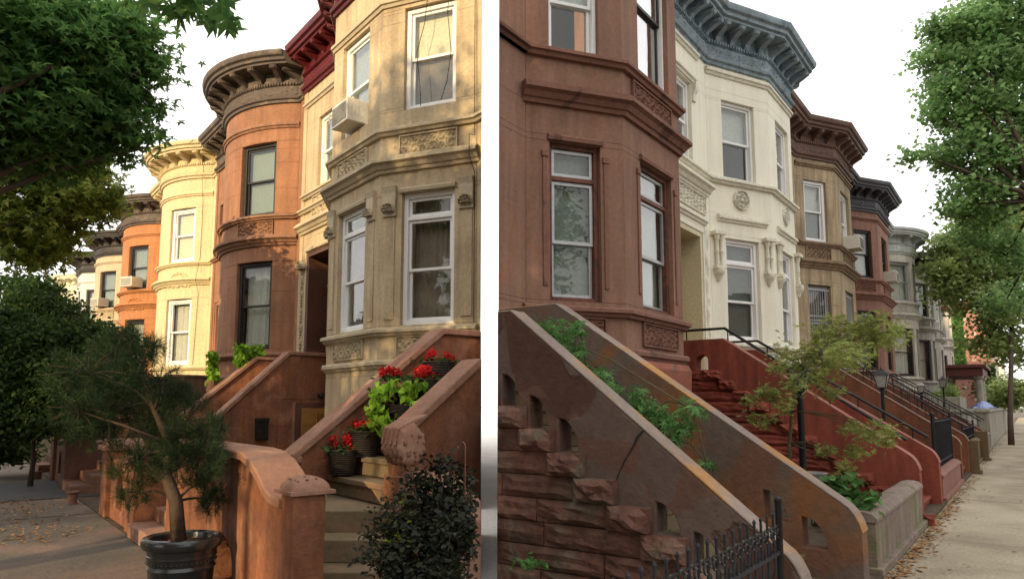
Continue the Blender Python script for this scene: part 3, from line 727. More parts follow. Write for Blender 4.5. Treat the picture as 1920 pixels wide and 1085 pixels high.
# ivory house
hw, pw, fw = profile_house('R', 'row_house', 'ivory white house with slate blue bracketed cornice and round carved medallions', 11.0, 18.2, 5.0, cham(13.78, 15.35, 17.2, 18.0),
    dict(m='R_white', trim='R_white_trim', cor='cor_blue', ztop=9.72, z1=(2.9, 5.0), z2=(6.25, 7.95), frac=[(.24, .76), (.30, .85), (.25, .75)], ledges='white',
         w1=dict(fm='white_pvc', transom=.5, cover='slats', cm='slat', cas=.07), w2=dict(fm='white_pvc', cover='half', cm='blind', cas=.06), mw=(11.95, 12.98), zm=(6.27, 7.9),
         mwx=dict(cover='half', cm='blind'), door=(12.05, 13.4), dz=(2.15, 4.98), dm='doorcream', dfm='doorcream', panel2='rosette', bsp=.40, over=.55, stringfull=False), poly=[(11.0, 4.98), (18.2, 4.98), (18.2, 12.5), (11.0, 7.9)])
T = M['R_white_trim']
band(hw, pw, .3, pw.u[1]-.12, 5.75, LEDGE_BIG, T, 'door_cornice'); relief(hw, pw, .85, pw.u[1]-.30, 5.36, 5.70, T, 3, 'scroll', h=.04)
band(hw, pw, .8, pw.u[1]-.25, 5.14, LEDGE_SM, T, 'door_lintel_moulding')
band(hw, pw, .4, pw.u[1]-.45, 8.5, LEDGE_SM, T, 'window_cornice')
band(hw, pw, .75, 2.12, 7.93, LEDGE_SM, T, 'window_head')
for uu in (.85, 2.07):
    mb = MB(); faceprof(mb, pw, uu, .14, [(0, 7.55), (.04, 7.55), (.05, 7.7), (.09, 7.78), (.10, 7.92), (0, 7.92)]); mb.build('bracket', T, hw)
relief(hw, pw, 2.46, 2.60, 2.2, 5.1, T, 4, 'scroll', h=.03, res=.022, border=False, name='carved_strip')
for (a, b), (f0, f1) in zip(fw[:2], [(.24, .76), (.30, .85)]):        # clustered colonnettes beside the parlour windows
    for ff in (f0-.135, f1+.14):
        uc = a+(b-a)*ff
        for du in (-.055, .055):
            p = pw.P(uc+du, .055, 0); mb = MB()
            mb.lathe(p.x, p.y, [(.001, 4.38), (.045, 4.38), (.05, 4.43), (.034, 4.46), (.034, 4.66), (.045, 4.68), (.034, 4.70), (.034, 4.90), (.055, 4.95), (.06, 5.02), (.001, 5.02)], 10); mb.build('colonnette', T, hw, smooth=True)
        mb = MB(); facebox(mb, pw, uc, .30, 5.02, 5.10, -.01, .13); facebox(mb, pw, uc, .27, 4.32, 4.38, -.01, .12); mb.build('capital', T, hw, bevel=.008); p = pw.P(uc, .03, 4.25); mb = MB(); mb.lathe(p.x, p.y, [(.001, 4.33), (.12, 4.325), (.125, 4.28), (.10, 4.22), (.055, 4.17), (.05, 4.13), (.03, 4.09), (.001, 4.08)], 12); mb.build('pendant_corbel', T, hw, smooth=True)
# tan house
ht, pt_, ft = profile_house('R', 'row_house', 'tan sandstone house with chocolate cornice, third house from the left on the right street', 18.2, 25.2, 5.0, cham(20.75, 22.08, 24.3, 25.0),
    dict(m='R_tan', trim='R_tan_dark', cor='cor_chocolate', ztop=9.75, z1=(3.0, 5.0), z2=(6.25, 8.05), coursed=False, frac=[(.2, .75), (.3, .82), (.25, .75)],
         w1=dict(fm='tanframe', sm='grey_alu', cover='curtain', cm='curtain_dark', bars=True, cas=.06), w2=dict(fm='white_pvc', cover='half', cm='blind', lowcover=('slats', 'slat'), cas=.09), panel2='scroll', door=(19.0, 20.3), dm='doorbrown', mw=(19.0, 20.1)), poly=[(18.2, 4.98), (25.2, 4.98), (25.2, 13), (18.2, 12.4)])
h2, p2, f2 = profile_house('R', 'row_house', 'red-brown stone house with charcoal cornice and dark window frames', 25.2, 32.6, 5.0, cham(28.0, 29.3, 31.9, 32.5),
    dict(m='R_br2', trim='R_br2', cor='cor_charcoal', ztop=9.85, coursed=True, frac=[(.2, .78), (.3, .8), (.25, .75)], w1=dict(fm='dark_frame', cover='blind', cm='blind_g'), w2=dict(fm='dark_frame', cover='blind', cm='blind'), panel2='scroll', door=(26.2, 27.5)))
R5 = dict(trim='R_grey', w1=dict(fm='dark_frame', cover='curtain'), w2=dict(fm='grey_alu', cover='curtain', cas=.06), panel2='scroll', door=(33.6, 34.9), arcs=[(.08, .34), (.40, .62), (.70, .92)])
h3, p3, f3 = profile_house('R', 'row_house', 'pale limestone house with white rounded bay cornice beside the red-brown house', 32.6, 39.8, 5.0, ('round', 35.4, 39.5, 1.1), dict(m='R_grey', cor='cor_pale', ztop=9.5, over=.6, bsp=.8, roofm='roof_red', **R5))
R5['door'] = (40.6, 41.9)
h4, p4, f4 = profile_house('R', 'row_house', 'grey stone house with black rounded cornice', 39.8, 46.8, 5.0, ('round', 42.4, 46.4, 1.1), dict(m='R_grey2', cor='cor_black', ztop=9.6, over=.6, **{**R5, 'trim': 'R_grey2', 'w2': dict(fm='dark_frame', cover='curtain', cm='blind_g')}))
R5['door'] = (47.6, 48.9)
h5, p5, f5 = profile_house('R', 'row_house', 'grey stone house with dark cornice and an air conditioner, beyond the black-corniced house', 46.8, 54.0, 5.0, cham(49.4, 50.6, 53.0, 53.8), dict(m='R_grey2', cor='cor_charcoal', ztop=9.5, **{**R5, 'trim': 'R_grey2'}))
R5['door'] = (54.6, 55.9)
h6, p6, f6 = profile_house('R', 'row_house', 'light grey stone house with dark red cornice beside the ivy', 54.0, 61.5, 5.0, cham(56.8, 58.0, 60.6, 61.3), dict(m='R_grey', cor='cor_crimson', ztop=9.2, **R5))

# ================================================================== LEFT ROW (local x = minus the distance along the row)
def chamL(s0, c0, c1, s1, F=6.4, B=5.5): return ('cham', [(-s0, F), (-c0, B), (-c1, B), (-s1, F)])
lc, plc, flc = profile_house('L', 'row_house', 'cream painted house with angular bay and carved panels, nearest house of the left row', -16.35, -8.2, 6.4, chamL(14.1, 12.6, 10.6, 9.05),
    dict(m='L_cream', trim='L_cream_carved', cor='cor_crimson', ztop=10.25, z1=(2.9, 5.1), z2=(6.55, 8.36), frac=[(.25, .77), (.20, .74), (.24, .78)],
         w1=dict(fm='white_pvc', transom=.42, cover='curtain', cm='curtain_dark', cas=.08, hood=True), w2=dict(fm='white_pvc', cover='blind', cm='blind_g', cas=.08, split=.5), w2x={2: dict(cover='half', cm='blind_y', lowcover=('blind', 'curtain_dark'))},
         mw=(-15.45, -14.55), zm=(6.6, 8.3), panel1='scroll', panel2='scroll', door=(-15.95, -14.65), dz=(2.1, 5.15), dm='doorbrown', dfm='doorbrown', dtr=.7, drec=.5, carved=True),
    poly=[(-16.35, 6.38), (-8.2, 6.38), (-8.2, 15), (-16.35, 15)], clip='L')
T = M['L_cream_carved']
band(lc, plc, .05, plc.u[1]-.03, 5.62, LEDGE_BIG, T, 'door_cornice'); relief(lc, plc, .75, plc.u[1]-.25, 5.95, 6.4, T, 8, 'scroll', h=.04)
band(lc, plc, .15, plc.u[1]-.1, 6.45, LEDGE_SIL, T, 'window_sill')
band(lc, plc, .05, plc.u[1]-.2, 8.75, LEDGE_SM, T, 'window_cornice')
relief(lc, plc, .17, .30, 2.9, 4.75, T, 4, 'scroll', h=.035, res=.02, border=False, name='carved_strip')
mb = MB()
for k_ in range(24): q = plc.P(.235, .04, 2.95+k_*.075); mb.ball(q, .035, 6, (1, .8, .8))
tag(mb.build('bead_strip', T, lc), kind='stuff')
for uc, w_ in ((.25, .34), (.25, .0)):
    if w_: relief(lc, plc, uc-.17, uc+.17, 4.78, 5.2, T, 9, 'fan', h=.09, o=.02, name='carved_capital')
hood(lc, plc, .42, 1.7, 5.17, T)
for (a, b), (f0, f1) in list(zip(flc, [(.25, .77), (.20, .74), (.24, .78)])):
    for ff, wd in ((f0-.125, .20), (f1+.125, .20)):
        uc = a+(b-a)*ff
        mb = MB(); faceprof(mb, plc, uc, .26, [(-.01, 4.72), (.05, 4.72), (.045, 4.78), (.07, 4.85), (.06, 5.12), (.09, 5.24), (-.01, 5.24)]); mb.build('pilaster_capital', T, lc, bevel=.01)
        relief(lc, plc, uc-.115, uc+.115, 4.8, 5.2, T, int(uc*5), 'fan', o=.055, h=.05, name='carved_capital')
        mb = MB(); facebox(mb, plc, uc, .20, 3.0, 4.72, -.01, .018); mb.build('pilaster', M['L_cream'], lc, bevel=.005)
BRW = dict(w1=dict(fm='dark_frame', cover='curtain'), w2=dict(fm='dark_frame', cover='blind', cm='blind_g'), over=.6)
def lround(name_label, s0, s1, a, b, mat_, trim, cor, ztop, extra=None, poly=None):
    c = dict(m=mat_, trim=trim, cor=cor, ztop=ztop, door=(-s1+.35, -s1+1.6), dz=(2.1, 4.8), mw=(-s1+.45, -s1+1.4), **BRW); c.update(extra or {})
    return profile_house('L', 'row_house', name_label, -s1, -s0, 6.4, ('round', -b, -a, 1.05), c, poly=poly)
lb_, plb, flb = lround('orange-brown stone house with a round bay and heavy blackened cornice', 16.35, 23.6, 16.62, 20.85, 'L_round', 'L_round_dark', 'cor_brown', 10.15, dict(panel2='scroll', z1=(2.95, 5.1), z2=(6.25, 8.1), coursed=True), poly=[(-23.6, 6.38), (-16.35, 6.38), (-16.35, 10.9), (-23.6, 14)])
l2, pl2, fl2 = lround('yellow-cream house with round bay, white window frames and a fan carving', 23.6, 30.7, 23.95, 28.1, 'L_cream2', 'L_cream2', 'L_cream2', 10.1, dict(w1=dict(fm='white_pvc', cover='curtain', cas=.1), w2=dict(fm='white_pvc', cover='blind', cm='blind_y', cas=.1), panel2='fan', roofm='roof_red'))
l3, pl3, fl3 = lround('bright orange house with round bay and black cornice', 30.7, 37.8, 31.0, 35.1, 'L_orange', 'L_orange', 'cor_brown', 10.0, dict(panel2='fan'))
l4, pl4, fl4 = lround('beige house with round bay under a black cornice', 37.8, 44.9, 38.1, 42.2, 'L_beige', 'L_beige', 'cor_black', 9.9, dict(panel2='scroll'))
l5, pl5, fl5 = profile_house('L', 'row_house', 'pale grey house with angular bay and jutting black cornice', -52.0, -44.9, 6.4, chamL(49.5, 48.0, 46.2, 45.2), dict(m='L_white', cor='cor_black', ztop=10.1, door=(-51.5, -50.2), over=.6, w1=dict(fm='dark_frame', cover='curtain'), w2=dict(fm='dark_frame', cover='blind', cm='blind')))
l6, pl6, fl6 = lround('ivory house with round bay and ivory cornice, sixth along the left row', 52.0, 59.2, 52.3, 56.5, 'L_ivory', 'L_ivory', 'L_ivory', 9.9, dict(panel2=None))
l7, pl7, fl7 = lround('last ivory house of the left row seen through leaves', 59.2, 66.4, 59.5, 63.7, 'L_ivory', 'L_beige', 'L_ivory', 9.9, dict(panel2=None))

def ac_unit(fr, path, root_f, uc, z, label, w=.62, h=.40, out=.42, group='window air conditioners'):
    p = path.P(uc, 0, z); t = thing('air_conditioner', label, 'air conditioner', fr, (p.x, p.y, p.z), group)
    mb = MB(); facebox(mb, path, uc, w, z, z+h, -.12, out); mb.build('casing', 'ac', t, bevel=.015)
    mb = MB(); n = 9
    for i in range(n): facebox(mb, path, uc, w-.08, z+.045+i*(h-.09)/n, z+.045+(i+.55)*(h-.09)/n, out, out+.008)
    mb.build('front_grille', 'ac_grey', t)
    mb = MB()
    a = path.pt(uc); nn = path.nrm(path.seg(uc)); d = Vector((-nn.y, nn.x))
    for sx in (-1, 1):
        for i in range(5):
            o0 = .06+i*.065; q0 = a+d*(sx*(w/2+.001))+nn*o0; q1 = a+d*(sx*(w/2+.006))+nn*(o0+.03)
            vs = [(q.x, q.y, zz) for zz in (z+.09, z+h-.1) for q in (q0, q1)]; mb.add(vs, [(0, 1, 3, 2)])
    mb.build('side_vents', 'ac', t); return t
u = flc[1][0]+(flc[1][1]-flc[1][0])*.47
ac_unit('L', plc, lc, u, 6.62, 'grey and white window air conditioner in the upper window of the nearest cream house', h=.42, out=.30, w=.66)
ac_unit('L', pl3, l3, fl3[1][0]+.5, 6.32, 'white air conditioner in the upper window of the bright orange house')
ac_unit('L', pl4, l4, fl4[1][0]+.35, 6.32, 'weathered air conditioner in the upper window of the beige house')
ac_unit('R', pt_, ht, ft[1][0]+(ft[1][1]-ft[1][0])*.56, 6.27, 'white air conditioner in the side upper window of the tan house')
ac_unit('R', p2, h2, f2[1][0]+(f2[1][1]-f2[1][0])*.5, 6.3, 'white air conditioner jutting from the red-brown house')
ac_unit('R', p5, h5, f5[0][0]+(f5[0][1]-f5[0][0])*.5, 6.3, 'small air conditioner on the far grey house')

# ------------------------------------------------------------------ stoops, right row
def steps(root, x0, x1, n, y0, z0, run, rise, m, back=5.0, t_=.05, name='step'):
    """n treads; tread 0 has its nose at y0 with top z0"""
    for k in range(n):
        ya = y0+k*run; z = z0+k*rise; yb = ya+run+.04 if k < n-1 else back
        mb = MB(); mb.box(x0, x1, ya, yb, z-rise+.001, z); mb.box(x0, x1, ya-.03, ya+.02, z-t_, z+.004); mb.build(name, m, root, bevel=.01)
def stoop_top(y_top, z_top, y_bot, z_bot, back, rb=.16, n=5):
    """top line of a cheek wall from the facade to the ground at the street"""
    pts = [(back, z_top), (y_top, z_top), (y_bot, z_bot)]
    for i in range(1, n+1):
        q = i/n; pts.append((y_bot-rb*math.sin(q*PI/2)*.9, z_bot-rb*.8*q-rb*1.1*(1-math.cos(q*PI/2))))
    return pts
def rock_courses(root, x, x1, ynose, znose, run, rise, k0, k1, m, back=5.0, amp=.05):
    for k in range(k0, k1+1):
        yn = ynose+k*run; z = znose+k*rise
        if z-rise < -.05 or z > 2.3: continue
        zb = max(z-rise, 0)
        rockblock(root, x-.02, x1, yn, yn+.30+rnd.uniform(-.03, .03), zb+.004, z-.002, 1, m, amp=amp*1.15)
        y = yn+.31
        while y < back-.1:
            L_ = rnd.uniform(.5, .95); e = min(y+L_, back)
            rockblock(root, x+.02, x1, y+.004, e-.004, zb+.004, z-.004, 1, m, amp=amp*.55); y = e
# peeling brown stoop in front of the corner house
B1 = thing('stoop', 'peeling brown stone stoop overgrown with creeper, nearest on the right street', 'stoop', 'R', (5.6, 3, 0), 'stoops of the right row', clip='R')
tp = stoop_top(3.40, 2.36, 1.33, .70, 5.0); out = [(5.0, 0)] + tp + [(tp[-1][0], 0)]
holes = [quarter(3.24-.27*k+(-.03), 1.42-.176*k, .17, toward=-1, h=.26) for k in (-1, 0, 1)] + [quarter(3.24-.265*k-.03, 1.42-.176*k, .17, toward=-1, h=.22) for k in (4, 5)]
cheek(B1, 4.70, 4.90, out, 'b_stoop', holes, cap='b_cap', capidx=tp[:-1], capover=.0, capt=.018)
rock_courses(B1, 4.64, 4.71, 3.24, 1.60, .265, .176, -9, 2, 'b_rock', amp=.06)
tp2 = stoop_top(4.05, 2.67, 1.30, .80, 5.0); out2 = [(5.0, 0)] + tp2 + [(tp2[-1][0], 0)]
holes2 = [quarter(1.62+.31*k, .42+.2*k, .2, toward=-1, h=.26) for k in (0, 1)]
# the long crack running down from the coping
mb = MB(); cr = [(1207, 806, 5), (1196, 818, 6), (1189, 832, 4), (1184, 842, 3), (1172, 862, 2.5), (1163, 880, 2), (1158, 892, 3), (1155, 903, 1)]
vs = [];
for (px_, py_, wd) in cr:
    for sx in (-1, 1): v = at('R', px_+sx*wd*.5, py_, x=4.694); vs.append((4.694, v.y, v.z))
mb.add(vs, [(2*i, 2*i+1, 2*i+3, 2*i+2) for i in range(len(cr)-1)]); mb.build('crack', 'dark', B1)
cheek(B1, 6.42, 6.64, out2, 'b_stoop_far', holes2, cap='b_cap', capidx=tp2[:-1], capover=.0, capt=.018)
steps(B1, 4.895, 6.425, 11, 1.36, .19, .265, .176, 'olive', back=5.0)
# red stoop of the ivory house
B2 = thing('stoop', 'red oxide stoop with black handrails leading to the ivory house', 'stoop', 'R', (12.4, 3, 0), 'stoops of the right row')
tp = stoop_top(3.95, 2.66, 1.42, .93, 5.0); out = [(5.0, 0)] + tp + [(tp[-1][0], 0)]
def arch(yc, z, w, h, n=8): return [(yc-w, z)] + [(yc-w*math.cos(PI*i/n), z+h*.55+h*.45*math.sin(PI*i/n)) for i in range(n+1)] + [(yc+w, z)]
cheek(B2, 11.30, 11.55, out, 'r_stoop', [arch(4.72, 2.18, .11, .24), arch(4.3, 2.18, .11, .24)], cap='r_cap', capidx=tp[:-1], capover=.0, capt=.018)
rock_courses(B2, 11.24, 11.31, 3.96, 2.17, .236, .168, -13, 0, 'r_rock', amp=.06)
tp = stoop_top(4.08, 2.62, 1.38, .90, 5.0); out = [(5.0, 0)] + tp + [(tp[-1][0], 0)]
cheek(B2, 13.45, 13.70, out, 'r_stoop', [arch(4.72, 2.2, .11, .24), arch(4.3, 2.2, .11, .24)], cap='r_cap', capidx=tp[:-1], capover=.0, capt=.018)
steps(B2, 11.545, 13.455, 12, 1.40, .17, .236, .17, 'r_rock', back=5.0)
def handrail(root, x, pts, m='iron', r=.024, posts=(), zb=None):
    mb = MB(); mb.tube([(x, y, z) for y, z in pts], r, 8); mb.build('handrail', m, root, smooth=True)
    for (y, z0, z1) in posts: mb = MB(); mb.tube([(x, y, z0), (x, y, z1)], .011, 6); mb.build('rail_post', m, root)
def zl(y, pts):
    for (a, za), (b, zb) in zip(pts, pts[1:]):
        if min(a, b) <= y <= max(a, b): return za+(zb-za)*(y-a)/(b-a)
    return pts[-1][1]
for x, tpw in ((11.42, [(5.0, 2.68), (3.95, 2.68), (1.42, .95)]), (13.57, [(5.0, 2.64), (4.08, 2.64), (1.38, .92)])):
    rp = [(y, z+.17) for y, z in tpw]; handrail(B2, x, [(4.9, rp[0][1])]+rp[1:], posts=[(y, zl(y, tpw)-.01, zl(y, rp)) for y in (4.6, 3.9, 3.1, 2.4, 1.6)])
# rust stoop of the tan house with balustrades
def railstoop(name_label, x0, x1, yt, zt, yb, zb, m, capm, railh=.36, stepm='olive', F=5.0, group='stoops of the right row', rails=True):
    S = thing('stoop', name_label, 'stoop', 'R', ((x0+x1)/2, 3, 0), group)
    tp = stoop_top(yt, zt, yb, zb, F, rb=.12); out = [(F, 0)] + tp + [(tp[-1][0], 0)]
    for a in (x0, x1-.22): cheek(S, a, a+.22, out, m, [], cap=capm, capidx=tp[:-1], capover=.01, capt=.03)
    steps(S, x0+.215, x1-.215, 11, yb, .18, (yt-yb)/10.5, .185, stepm, back=F)
    if rails:
        for x in (x0+.11, x1-.11):
            tpw = [(F, zt+.03), (yt, zt+.03), (yb, zb+.03)]; rp = [(y, z+railh) for y, z in tpw]
            handrail(S, x, rp+[(yb-.14, rp[-1][1]-.1)], r=.02); mb = MB(); mb.tube([(x, y, z+.05) for y, z in tpw], .011, 5); mb.build('bottom_rail', 'iron', S)
            y = yb+.05
            while y < F-.05: mb = MB(); mb.tube([(x, y, zl(y, tpw)+.05), (x, y, zl(y, rp))], .007, 4); mb.build('baluster', 'iron', S); y += .15
    return S
railstoop('rust brown stoop with iron balustrades climbing to the tan house', 18.0, 20.4, 3.6, 2.45, 1.35, .92, 't_stoop', 't_cap')
railstoop('dark stoop with iron balustrades of the red-brown house', 25.6, 27.9, 3.7, 2.3, 1.35, .85, 't_stoop', 't_cap')
# yard walls along the sidewalk and what stands on them
def yardwall(label, x0, x1, h, m, capm=None, y=1.25, th=.26, base=.09, clip=None):
    t = thing('yard_wall', label, 'wall', 'R', ((x0+x1)/2, y, 0), 'low front walls beside the right sidewalk')
    mb = MB(); mb.box(x0, x1, y, y+th, base-.01, h-.10); mb.build('wall_body', m, t, bevel=.01)
    mb = MB(); mb.prism([(y-.02, h-.10), (y-.02, h-.06), (y+.03, h-.015), (y+.09, h), (y+th-.09, h), (y+th-.03, h-.015), (y+th+.02, h-.06), (y+th+.02, h-.10)], [], lambda a, b: (x0-.015, a, b), lambda a, b: (x1+.015, a, b)); mb.build('wall_coping', capm or m, t, bevel=.012)
    mb = MB(); mb.box(x0-.05, x1+.05, y-.05, y+th+.02, 0, base); mb.build('wall_footing', m, t, bevel=.01); return t
yardwall('low grey-brown stone wall with mossy stains between the peeling stoop and the red stoop', 7.62, 11.15, .60, 'yardstone')
yardwall('short dusty red wall under the black gate panel', 14.0, 17.75, .50, 'pink')
yardwall('olive stone wall under the small iron fence by the rust stoop', 20.7, 25.2, .68, 'olive')
yardwall('low brown wall beyond the second balustraded stoop', 28.1, 31.7, .66, 'yardstone')
for (x, h, lab) in ((20.5, .78, 'squat olive newel block at the foot of the rust stoop'), (25.45, .85, 'brown newel block at the second balustraded stoop')):
    t = thing('newel_block', lab, 'post', 'R', (x, 1.3, 0), 'newel blocks by the sidewalk')
    mb = MB(); mb.box(x-.11, x+.11, 1.05, 1.38, .08, h); mb.build('shaft', 'olive', t, bevel=.015); mb = MB(); mb.box(x-.16, x+.16, 1.0, 1.42, 0, .08); mb.build('base', 'olive', t, bevel=.015)
def ironpanel(label, x0, x1, y, z0, z1, n, posts=True, cat='fence', name='iron_fence', fr='R', mesh=False, finial=True, twist=True, group=None):
    t = thing(name, label, cat, fr, ((x0+x1)/2, y, z0), group)
    mb = MB(); mb.box(x0, x1, y-.012, y+.012, z1-.05, z1-.03); mb.build('top_rail', 'iron_w', t); mb = MB(); mb.box(x0, x1, y-.012, y+.012, z0+.08, z0+.105); mb.build('bottom_rail', 'iron_w', t)
    if posts:
        for x in (x0, x1): mb = MB(); mb.box(x-.022, x+.022, y-.022, y+.022, z0, z1+.08); mb.lathe(x, y, [(.03, z1+.08), (.03, z1+.1), (.001, z1+.13)], 8); mb.build('fence_post', 'iron', t)
    for i in range(n):
        x = x0+(x1-x0)*(i+.5)/n; mb = MB(); mb.box(x-.008, x+.008, y-.008, y+.008, z0, z1); mb.build('bar', 'iron_w', t)
    if mesh: mb = MB(); mb.box(x0+.03, x1-.03, y+.012, y+.016, z0+.1, z1-.05); mb.build('mesh_panel', 'iron', t)
    return t
ironpanel('tall black iron gate panel on the dusty red wall', 14.35, 17.7, 1.38, .50, 1.36, 26, mesh=True, name='iron_gate', cat='gate')
ironpanel('small black iron fence on the olive wall', 20.9, 25.0, 1.38, .68, 1.06, 16, mesh=True)
mb = MB()
frame('R', (13.95, 1.34, 0)); mb.tube([(13.95, 1.34, 0), (13.95, 1.34, 1.42)], .03, 8); mb.ball((13.95, 1.34, 1.45), .045)
tag(mb.build('gate_post', 'iron', smooth=True), 'black gate post at the foot of the red stoop', 'post')
# spiked fence in front of the peeling stoop
fx0, fy0 = 1.9, 1.40; t = thing('spiked_fence', 'black wrought iron fence with spikes and scroll frieze in front of the peeling stoop', 'fence', 'R', (3.2, 1.4, 0))
p1 = at('R', 1461, 1000, y=1.24); fx1 = p1.x
mb = MB(); mb.tube([(fx1, 1.24, 0), (fx1, 1.24, 1.03)], .02, 8); mb.ball((fx1, 1.24, 1.045), .024); mb.build('fence_post', 'iron', t, smooth=True)
n = 22
for i in range(n):
    x = fx1-.115*(i+1)
    mb = MB()
    if i % 2: mb.tube([(x, 1.24, 0), (x, 1.24, .98)], .0075, 6)
    else:
        mb.tube([(x+.006*math.cos(k*1.3), 1.24+.006*math.sin(k*1.3), k*.03) for k in range(27)], .0075, 5); mb.tube([(x, 1.24, .78), (x, 1.24, .98)], .0075, 6)
    mb.lathe(x, 1.24, [(.010, .97), (.010, .98), (.001, .995)], 6); mb.build('spiked_bar', 'iron_w', t)
for z in (.74, .12): mb = MB(); mb.box(fx1-.115*n-.05, fx1, 1.232, 1.248, z, z+.02); mb.build('rail', 'iron_w', t)
mb = MB(); mb.box(fx1-.115*n-.05, fx1, 1.234, 1.246, .90, .91); mb.build('top_rail', 'iron', t)
mb = MB()
for i in range(n*2):
    x = fx1-.0575*(i+.5); rr = .024
    mb.tube([(x+rr*math.cos(q)*1.1, 1.238, .875+(1 if i % 2 else -1)*.012+rr*math.sin(q)) for q in [k*PI/5 for k in range(9)]], .006, 4)
    if i % 2: mb.tube([(x-.02+.04*k/4, 1.24, .76+.07*abs(math.sin(PI*k/4))) for k in range(5)], .006, 4)
tag(mb.build('scroll_frieze', 'iron', t), kind='stuff')

# ------------------------------------------------------------------ lamp posts, right row
def lamp(x, y, z0, z1, label, r=.035, s=1.0, top='iron'):
    t = thing('lamp_post', label, 'street lamp', 'R', (x, y, z0), 'black garden lamp posts')
    mb = MB(); mb.lathe(x, y, [(.001, z0), (.09, z0), (.09, z0+.05), (.06, z0+.1), (r, z0+.2), (r, z1-.34*s), (r+.015, z1-.33*s), (r+.015, z1-.31*s), (.001, z1-.31*s)], 12); mb.build('pole', 'iron', t, smooth=True)
    zb = z1-.31*s
    mb = MB(); a, b = .055*s, .095*s
    for k in range(4):
        q = PI/4+k*PI/2; c0, s0_ = math.cos(q), math.sin(q)
        mb.tube([(x+a*1.42*c0, y+a*1.42*s0_, zb), (x+b*1.42*c0, y+b*1.42*s0_, zb+.2*s)], .007*s, 4)
    mb.lathe(x, y, [(.001, zb-.01), (.07*s, zb-.01), (.075*s, zb+.01), (.001, zb+.012)], 8); mb.build('lantern_frame', 'iron', t)
    mb = MB(); vs = [(x+sx*a, y+sy*a, zb+.01) for sx, sy in ((-1, -1), (1, -1), (1, 1), (-1, 1))] + [(x+sx*b, y+sy*b, zb+.198*s) for sx, sy in ((-1, -1), (1, -1), (1, 1), (-1, 1))]
    mb.add(vs, [(0, 1, 5, 4), (1, 2, 6, 5), (2, 3, 7, 6), (3, 0, 4, 7), (3, 2, 1, 0), (4, 5, 6, 7)]); mb.build('lantern_glass', 'lampglass', t)
    mb = MB(); e = b+.02*s
    vs = [(x+sx*e, y+sy*e, zb+.2*s) for sx, sy in ((-1, -1), (1, -1), (1, 1), (-1, 1))] + [(x+sx*.03*s, y+sy*.03*s, zb+.28*s) for sx, sy in ((-1, -1), (1, -1), (1, 1), (-1, 1))]
    mb.add(vs, [(0, 1, 5, 4), (1, 2, 6, 5), (2, 3, 7, 6), (3, 0, 4, 7), (3, 2, 1, 0), (4, 5, 6, 7)]); mb.ball((x, y, zb+.29*s), .02*s, 6); mb.tube([(x, y, zb+.28*s), (x, y, zb+.34*s)], .006, 5); mb.build('lantern_roof', top, t)
    return t
q = at('R', 1506, 880, x=9.0); lamp(9.0, q.y, .35, 2.13, 'thick black lamp post behind the young maple', s=1.1, r=.04)
q = at('R', 1657, 780, x=15.5); lamp(15.5, q.y, .35, 2.33, 'black lamp post between the red stoop and the rust stoop', s=1.25)
q = at('R', 1729, 760, x=23.5); lamp(23.5, q.y, .5, 2.28, 'pale-hooded lamp post beyond the first balustrade', s=1.0, top='pot_grey')
q = at('R', 1771, 760, x=32.8); lamp(32.8, q.y, 1.4, 2.75, 'lamp post standing on the concrete terrace', s=1.4)
frame('R', (0, 0, 0)); q = at('R', 1516, 890, x=9.3)
t = thing('planter_bowl', 'pinkish grey stone planter bowl at the foot of the lamp behind the peeling stoop', 'planter', 'R', (9.3, q.y, .35))
mb = MB(); mb.lathe(9.3, q.y, [(.001, .35), (.1, .35), (.12, .5), (.20, .76), (.22, .79), (.19, .79), (.17, .76), (.001, .70)], 20); mb.build('bowl', 'pot_grey', t, smooth=True)
# ------------------------------------------------------------------ terrace, porch, far houses
t = thing('terrace_wall', 'concrete retaining wall with whitewashed end and capping slabs along the far sidewalk', 'wall', 'R', (45, 1.25, 0))
mb = MB(); mb.box(32.5, 33.4, 1.3, 5, 0, 1.32); mb.build('whitewashed_end', 'whitewash', t, bevel=.02)
x = 32.45
while x < 78: mb = MB(); mb.box(x+.012, x+2.4, 1.25, 1.65, 0, 1.34); mb.build('wall_panel', 'concrete', t, bevel=.02); x += 2.42
mb = MB(); mb.box(32.4, 78, 1.2, 1.7, 1.345, 1.45); mb.build('capping', 'concrete', t, bevel=.02); mb = MB(); mb.box(32.38, 33.5, 1.7, 5, 1.322, 1.43); mb.build('capping', 'concrete', t, bevel=.02)
frame('R', (50, 3, 0)); mb = MB(); mb.box(33.2, 90, 1.6, 4.95, 0, 1.30); tag(mb.build('terrace', 'concrete'), kind='structure')
t = thing('tarpaulin', 'crumpled blue tarpaulin lying on the terrace wall', 'tarpaulin', 'R', (44, 1.6, 1.45))
mb = MB(); vs = []; nx, ny = 14, 7
for j in range(ny+1):
    for i in range(nx+1):
        a, b = i/nx, j/ny; vs.append((41.5+5*a, 1.45+.9*b, 1.47+(.32*math.sin(PI*a)*math.sin(PI*b)+.07*rnd.random()*(0 < i < nx))))
mb.add(vs, [(j*(nx+1)+i, j*(nx+1)+i+1, (j+1)*(nx+1)+i+1, (j+1)*(nx+1)+i) for j in range(ny) for i in range(nx)]); mb.build('sheet', 'tarp', t)
q = at('R', 1762, 745, x=34.5)
t = thing('planter_box', 'concrete planter box with shrubs on the terrace', 'planter', 'R', (35, 3, 1.3))
for k in range(3): mb = MB(); mb.box(34+k*1.25, 35.2+k*1.25, 2.25, 3.4, 1.3, 1.95); mb.build('planter_panel', 'concrete', t, bevel=.03)
PLANT_BOX = t
t = thing('porch', 'maroon-roofed porch on stone columns at the end of the grey row', 'porch', 'R', (60, 2.6, 1.3))
